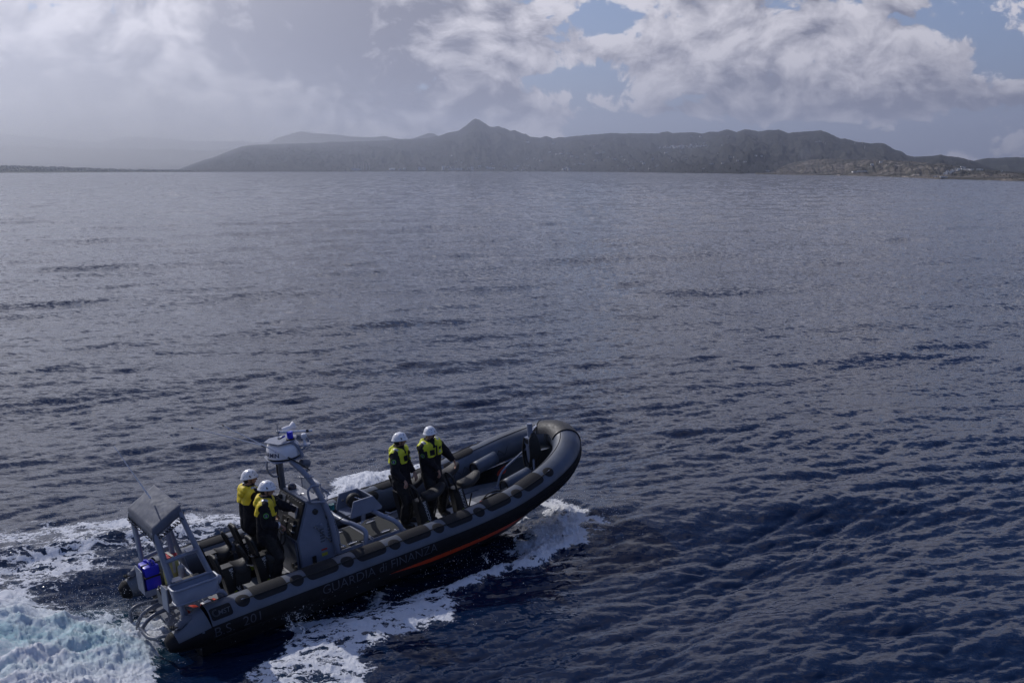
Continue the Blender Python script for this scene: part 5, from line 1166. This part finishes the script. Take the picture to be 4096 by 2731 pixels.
# ------------------------------------------------------------------ far shore: things one can tell apart
STN = mat("pale_render_wall", (.80, .78, .75), .8, var=.1, nscale=.2); ROOFT = mat("clay_roof", (.30, .17, .12), .8, var=.2, nscale=.3); GLASSD = mat("dark_window", (.03, .035, .045), .2)
GRYW = mat("grey_industrial_wall", (.40, .40, .42), .7, var=.08, nscale=.1)
def unit(px, py, layer):
    """metres covered by one photo pixel at that place"""
    p = land_point(layer, px, py); return p, p.length / FPX
def far_house(px, py, wpx, hpx, layer, label, group, seed=0, dx=0, flat=True):
    p, u = unit(px, py, layer); w, h = wpx * u * 1.2, hpx * u * 1.35; r = random.Random(seed)
    e = empty("house", Matrix.Translation(p + Vector((0, 0, -.3 * u))) @ Matrix.Rotation(-math.atan2(p.x, p.y) + r.uniform(-.4, .4), 4, 'Z')); tag(e, label, "house", group)
    mb = MB(); mb.box((0, 0, h / 2), (w, w * .7, h)); mb.build("wall", STN, e)
    mb = MB()
    if flat: mb.box((0, 0, h * 1.03), (w * 1.04, w * .74, h * .08)); mb.build("roof", STN, e)
    else: mb.prism([(-w * .55, h), (w * .55, h), (0, h * 1.4)], -w * .38, w * .38); mb.build("roof", ROOFT, e)
    n = max(1, int(wpx / 4))
    for k in range(n): mb = MB(); mb.box((-w / 2 + w * (k + .5) / n, -w * .352, h * .5), (w / n * .35, w * .01, h * .3)); mb.build("window", GLASSD, e)
    return e
R_ = random.Random(11)
# scattered houses on the wooded slope
spots = [(1910, 637), (1793, 624), (1820, 628), (1833, 652), (1780, 669), (1792, 671), (1815, 673), (1895, 676), (1880, 679), (1950, 672), (1962, 673), (1850, 653), (1922, 667), (1966, 661),
 (2018, 668), (2025, 670), (2070, 668), (2106, 643), (2110, 665), (2135, 640), (2160, 646), (2195, 612), (2222, 620), (2236, 618), (2248, 626), (2262, 622), (2280, 630), (2206, 576), (2110, 574),
 (2300, 636), (2330, 640), (2366, 588), (2372, 617), (2380, 618), (2402, 616), (2330, 622), (2258, 675), (2262, 676), (2290, 660), (2310, 661), (2326, 662), (2385, 645), (2370, 650), (2420, 633),
 (2440, 640), (2470, 630), (2484, 648), (2500, 655), (2460, 668), (2500, 680), (2520, 676), (2548, 650), (2560, 660), (2590, 640), (2580, 680), (2610, 668), (2640, 620), (2655, 640), (2672, 654),
 (2700, 610), (2720, 640), (2738, 551), (2772, 552), (2788, 576), (2790, 680), (2820, 660), (2846, 622), (2890, 638), (2905, 639), (2920, 650), (2860, 660), (2950, 652), (2990, 628), (3010, 632)]
for k, (x, y) in enumerate(spots):
    far_house(x + R_.uniform(-2, 2), y, R_.choice([5, 6, 7, 8, 10]), R_.choice([3, 3.5, 4]), "main_hills", "small pale house standing alone on the wooded slope across the bay", "scattered houses on the wooded slope", k, flat=R_.random() < .7)
# hilltop village in one cluster
for k in range(58):
    x = 2630 + abs(R_.gauss(0, 1)) * 60 * (1 if R_.random() < .8 else -.3) + R_.uniform(0, 60); y = 592 - (x - 2630) * .012 + R_.gauss(0, 3.2)
    far_house(x, y, R_.choice([4, 5, 6]), R_.choice([3, 3.5, 4]), "main_hills", "pale house packed into the village high on the wooded hill", "village houses on the hill", 200 + k, flat=R_.random() < .6)
# waterfront buildings
for k, (x, y, w, h) in enumerate([(1705, 682, 12, 7), (1690, 682, 8, 8), (1782, 682, 7, 9), (1815, 681, 20, 4), (1840, 682, 24, 5), (1895, 682, 6, 10), (1958, 680, 14, 4), (2090, 682, 10, 3), (2250, 683, 12, 6), (2268, 683, 8, 6), (1975, 676, 10, 4), (2060, 679, 12, 4)]):
    e = far_house(x, y, w, h, "main_hills", "pale block on the waterfront below the wooded slope", "waterfront blocks below the hills", 400 + k)
    e.name = "waterfront_building"; e['category'] = "building"
for k, (x, w, h) in enumerate([(1585, 26, 6), (1615, 14, 6), (1632, 12, 6)]):
    p, u = unit(x, 682, "main_hills"); e = empty("storage_tank", Matrix.Translation(p)); tag(e, ["long low white depot building right of the power station", "squat grey tank between depot and white tank", "round white storage tank, rightmost of the waterfront depot"][k], "tank")
    mb = MB(); mb.lathe([(w * u / 2, 0), (w * u / 2, h * u), (w * u * .25, h * u * 1.15), (0, h * u * 1.2)], (0, 0, 0), 16); mb.build("tank_wall", [STN, GRYW, mat("white_wall", (.72, .71, .70), .7)][k], e)
# power station with striped stacks
p, u = unit(1446, 683, "main_hills"); e = empty("power_station", Matrix.Translation(p)); tag(e, "long pale power station hall at the waterfront under the striped chimneys", "power station")
mb = MB(); mb.box((0, 0, 4 * u), (38 * u, 12 * u, 8 * u)); mb.build("hall", STN, e)
for k in range(6): mb = MB(); mb.box((-15 * u + 6 * u * k, -6.1 * u, 4 * u), (3 * u, .2 * u, 4 * u)); mb.build("bay_door", GRYW, e)
for k, x in enumerate((1440, 1454, 1472, 1484, 1494)):
    p, u = unit(x, 681, "main_hills"); e = empty("chimney", Matrix.Translation(p)); tag(e, ["leftmost", "second", "middle", "fourth", "rightmost"][k] + " of the five tall striped power station chimneys", "chimney", "power station chimneys")
    H_ = 27 * u; mb = MB(); mb.lathe([(1.0 * u, 0), (.75 * u, H_)], (0, 0, 0), 12); mb.build("stack", GRYW, e)
    for q in range(3): mb = MB(); z0 = H_ * (.62 + .14 * q); mb.lathe([(.95 * u, z0), (.92 * u, z0 + H_ * .06)], (0, 0, 0), 12); mb.build("stripe", mat("white_wall", (.72, .71, .70), .7) if q != 1 else RD, e)
# terraced hotel on the headland and other headland buildings
hl = 0
for k in range(46):
    t = k / 45; x = 3722 + 108 * t + R_.gauss(0, 5 * (1.3 - t)); y = 697 - 36 * t + R_.gauss(0, 3.2 * (1.5 - t))
    e = far_house(x, y, R_.choice([5, 7, 8]), R_.choice([2.6, 3, 3.5]), "scrub_headland", "white terrace block of the hotel stepping down the bare headland", "hotel blocks on the headland", 500 + k); e['category'] = "building"; e.name = "terrace_block"
for k, (x, y, w, h, l) in enumerate([(3034, 676, 12, 5, "white house above the shore left of the bare cliffs"), (3034, 681, 14, 4, "lower white house by the shore left of the bare cliffs"), (3441, 664, 8, 5, "lone white villa high on the headland"), (3405, 689, 26, 3, "long low white building by the rocks, right of another"), (3380, 691, 24, 3, "long low white building by the rocks, left of another"), (3475, 620, 10, 4, "single house on the skyline of the headland"), (3720, 711, 20, 3, "white jetty hut at the foot of the headland"), (3815, 651, 14, 4, "pale house at the top end of the terraced hotel"), (3860, 652, 16, 4, "wide pale house on the headland ridge"), (3944, 656, 4, 4, "tiny white chapel on the headland ridge"), (3690, 709, 10, 3, "white boathouse at the foot of the headland")]):
    far_house(x, y, w, h, "scrub_headland", l, "white houses on the headland", 700 + k)
# wind turbines and masts on the ridge
for k, (x, y0, y1) in enumerate([(3369, 578, 560), (3380, 571, 561), (3397, 576, 566), (3407, 570, 561), (3438, 577, 568)]):
    p, u = unit(x, y0, "main_hills"); H_ = (y0 - y1) * u; e = empty("wind_turbine", Matrix.Translation(p)); tag(e, ["tallest and leftmost wind turbine on the ridge", "second wind turbine from the left on the ridge", "middle wind turbine on the ridge", "fourth wind turbine from the left on the ridge", "rightmost wind turbine on the ridge"][k], "wind turbine", "wind turbines on the ridge")
    WT = mat("turbine_white", (.75, .75, .76), .5); mb = MB(); mb.tube([(0, 0, -2), (0, 0, H_)], [.55 * u, .35 * u], 8); mb.build("tower", WT, e); mb = MB(); mb.box((0, 0, H_), (1. * u, 2 * u, 1. * u)); mb.build("nacelle", WT, e)
    for q in range(3): a = .5 + q * 2.094 + k; mb = MB(); mb.tube([(0, -1.1 * u, H_), (H_ * .42 * math.sin(a), -1.1 * u, H_ + H_ * .42 * math.cos(a))], [.28 * u, .10 * u], 5); mb.build("blade", WT, e)
for k, (x, y0, y1) in enumerate([(2875, 517, 507), (2881, 517, 506), (3238, 517, 511), (3254, 521, 514)]):
    p, u = unit(x, y0 + 1, "main_hills"); H_ = (y0 - y1) * u; e = empty("radio_mast", Matrix.Translation(p)); tag(e, ["left radio mast of the pair on the rounded hill", "right radio mast of the pair on the rounded hill", "short mast beside the summit station", "thin mast on the slope right of the summit station"][k], "mast", "radio masts on the hills")
    mb = MB(); mb.tube([(0, 0, -3), (0, 0, H_)], [.6 * u, .3 * u], 6); mb.build("mast_pole", GRYW, e); mb = MB(); mb.box((0, 0, H_ * .7), (1.6 * u, 1.2 * u, 1.6 * u)); mb.build("antenna_drum", GRYW, e)
p, u = unit(3228, 517, "main_hills"); e = empty("summit_station", Matrix.Translation(p)); tag(e, "flat dark building along the top of the highest right hand hill", "building"); mb = MB(); mb.box((0, 0, .8 * u), (18 * u, 6 * u, 3 * u)); mb.build("wall", GRYW, e); mb = MB(); mb.box((4 * u, 0, 3 * u), (4 * u, 4 * u, 2 * u)); mb.build("upper_floor", GRYW, e)
# rock at the right
p, u = unit(4060, 718, "scrub_headland"); mb = MB()
bmesh.ops.create_icosphere(mb.bm, subdivisions=3, radius=1.)
from mathutils import noise as mnoise
for v in mb.bm.verts: v.co *= 1 + .45 * mnoise.noise(v.co * 1.7) + .2 * mnoise.noise(v.co * 4); v.co = Vector((v.co.x * 16 * u, v.co.y * 9 * u, v.co.z * 7 * u))
o = mb.build("sea_rock", mat("pale_rock", (.34, .31, .28), .9, var=.25, nscale=.5, bump=.3, bscale=1.), None, 30); o.location = on_water(4060, 719) + (0,); tag(o, "pale jagged rock in the water at the foot of the right hand cliffs", "rock")
# town and trees on the low coast: nobody could count them
def scatter(name, n, fn, m, prof):
    vs, fs = [], []
    for k in range(n):
        p, w, d, h = fn(k); a = R_.uniform(0, 3.14); c, s = math.cos(a), math.sin(a); b = len(vs)
        for (x, y, z) in prof: vs.append((p.x + (x * w * c - y * d * s), p.y + (x * w * s + y * d * c), p.z + z * h))
        if len(prof) == 8: fs += [(b, b + 1, b + 5, b + 4), (b + 1, b + 2, b + 6, b + 5), (b + 2, b + 3, b + 7, b + 6), (b + 3, b, b + 4, b + 7), (b + 4, b + 5, b + 6, b + 7)]
        else: 
            nn = 5
            for r in range(2):
                for i in range(nn): fs.append((b + r * nn + i, b + r * nn + (i + 1) % nn, b + (r + 1) * nn + (i + 1) % nn, b + (r + 1) * nn + i))
            for i in range(nn): fs.append((b + 2 * nn + i, b + 2 * nn + (i + 1) % nn, b + 3 * nn))
    me = bpy.data.meshes.new(name); me.from_pydata(vs, [], fs); me.materials.append(m); o = link(name, me); o['kind'] = 'stuff'; return o
box8 = [(-.5, -.5, -.5), (.5, -.5, -.5), (.5, .5, -.5), (-.5, .5, -.5), (-.5, -.5, 1), (.5, -.5, 1), (.5, .5, 1), (-.5, .5, 1)]
tree = [(.35 * math.cos(i * 1.257), .35 * math.sin(i * 1.257), -.2) for i in range(5)] + [(.55 * math.cos(i * 1.257 + .4), .55 * math.sin(i * 1.257 + .4), .4) for i in range(5)] + [(.3 * math.cos(i * 1.257), .3 * math.sin(i * 1.257), .85) for i in range(5)] + [(0, 0, 1)]
def coast_pt(lo, hi, layer="coastal_plain"):
    x = R_.uniform(lo, hi); y = R_.uniform(interp(HP, x), interp([(-1500, 690), (0, 689), (1400, 686), (2050, 685), (2300, 685), (2700, 691)], x) - .5) if layer == "coastal_plain" else 0
    return x, y
def fh(k):
    x, y = coast_pt(-1200, 1450); p, u = unit(x, y, "coastal_plain"); return p, R_.uniform(4, 9) * u, R_.uniform(3, 6) * u, R_.uniform(1.6, 3.4) * u
scatter("town_houses", 1500, fh, mat("town_wall", (.30, .29, .28), .85, var=.3, nscale=.02), box8)
def ft(k):
    x, y = coast_pt(-1200, 1500); p, u = unit(x, y, "coastal_plain"); w = R_.uniform(2.5, 6) * u; return p, w, w, w * R_.uniform(.5, .9)
FOL = mat("distant_foliage", (.030, .034, .027), .95, var=.4, nscale=.02)
scatter("town_trees", 3500, ft, FOL, tree)
def ft2(k):
    x = R_.uniform(1300, 3080); y = 687 - abs(R_.gauss(0, 16)) if x < 2300 else 694 - abs(R_.gauss(0, 26)); p, u = unit(x, max(y, 600), "main_hills"); w = R_.uniform(3, 7) * u; return p, w, w, w * .6
scatter("shore_trees", 500, ft2, FOL, tree)
def ft3(k):
    x = R_.uniform(3000, 4600); y = R_.uniform(interp(HE, x), interp([(3000, 697), (3400, 702), (3700, 712), (4096, 720), (4900, 726)], x)); p, u = unit(x, y, "scrub_headland"); w = R_.uniform(1.5, 4.5) * u; return p, w, w, w * .5
scatter("headland_scrub", 2200, ft3, FOL, tree)
# thin smoke drifting up from the slope
mb = MB(); pS, u = unit(3200, 690, "scrub_headland")
mb.tube([pS + Vector((0, 0, 0)), pS + Vector((-6 * u, 5, 30 * u)), pS + Vector((-22 * u, 10, 58 * u)), pS + Vector((8 * u, 14, 84 * u))], [5 * u, 12 * u, 20 * u, 26 * u], 14, 6)
sm_ = mb.build("smoke", None, None); tag(sm_, kind='stuff'); ms_ = bpy.data.materials.new("smoke_air"); ms_.use_nodes = True; T = NT(ms_.node_tree); T.n.clear(); o_ = T.new('ShaderNodeOutputMaterial'); pv = T.new('ShaderNodeVolumePrincipled'); pv.inputs['Color'].default_value = (.85, .87, .95, 1); pv.inputs['Density'].default_value = .10 / (36 * u); T.l.new(pv.outputs[0], o_.inputs['Volume']); sm_.data.materials.append(ms_)

# ------------------------------------------------------------------ spray
dep = None
def spray():
    vs, fs = [], []; ico = [(0, 0, 1), (.9, 0, 0), (0, .9, 0), (-.9, 0, 0), (0, -.9, 0), (0, 0, -1)]; tri = [(0, 1, 2), (0, 2, 3), (0, 3, 4), (0, 4, 1), (5, 2, 1), (5, 3, 2), (5, 4, 3), (5, 1, 4)]
    rg = random.Random(5)
    areas = [((2290, 2110), (120, 55), 900, .55, .35), ((2360, 2080), (60, 30), 350, .4, .3), ((2120, 2230), (130, 50), 500, .35, .25), ((1850, 2300), (120, 40), 260, .3, .2), ((1200, 2490), (50, 60), 260, .45, .3), ((1540, 2400), (200, 60), 260, .2, .15),
             ((480, 2480), (200, 60), 900, .35, .35), ((300, 2560), (260, 90), 900, .2, .35), ((620, 2560), (70, 40), 300, .3, .25), ((500, 2130), (300, 40), 500, .2, .2), ((1480, 1930), (120, 25), 500, .35, .3), ((760, 2090), (200, 30), 300, .2, .2), ((2230, 1990), (25, 40), 260, .4, .4), ((1500, 2480), (250, 60), 300, .1, .15)]
    for (c, sd, n, zmax, zb) in areas:
        for k in range(n):
            x, y = on_water(rg.gauss(c[0], sd[0]), rg.gauss(c[1], sd[1])); z = .05 + zb * rg.random() + abs(rg.gauss(0, .22)) * zmax; r = .003 + .008 * rg.random() ** 4
            b = len(vs)
            for q in ico: vs.append((x + q[0] * r, y + q[1] * r, z + q[2] * r))
            fs += [(b + t[0], b + t[1], b + t[2]) for t in tri]
    # torn splash thrown up beside the hull
    for (cx, cy, hh) in ((1190, 2500, .45), (1170, 2540, .3), (1215, 2560, .35), (2060, 2180, .22), (2300, 2105, .3), (1950, 2270, .22)):
        x0, y0 = on_water(cx, cy)
        for k in range(70):
            t = k / 69; px = x0 + .10 * math.sin(t * 5 + cx) * t + rg.gauss(0, .012 + .03 * t); py = y0 + rg.gauss(0, .02); z = .1 + hh * t; r = .012 * (1 - .7 * t) * rg.uniform(.5, 1.2); b = len(vs)
            for q in ico: vs.append((px + q[0] * r, py + q[1] * r, z + q[2] * r * 1.5))
            fs += [(b + a[0], b + a[1], b + a[2]) for a in tri]
    me = bpy.data.meshes.new("spray"); me.from_pydata(vs, [], fs); me.polygons.foreach_set("use_smooth", np.ones(len(fs), bool)); me.materials.append(mat("spray_white", (.80, .81, .84), .35, var=.02)); o = link("spray", me); o['kind'] = 'stuff'
spray()
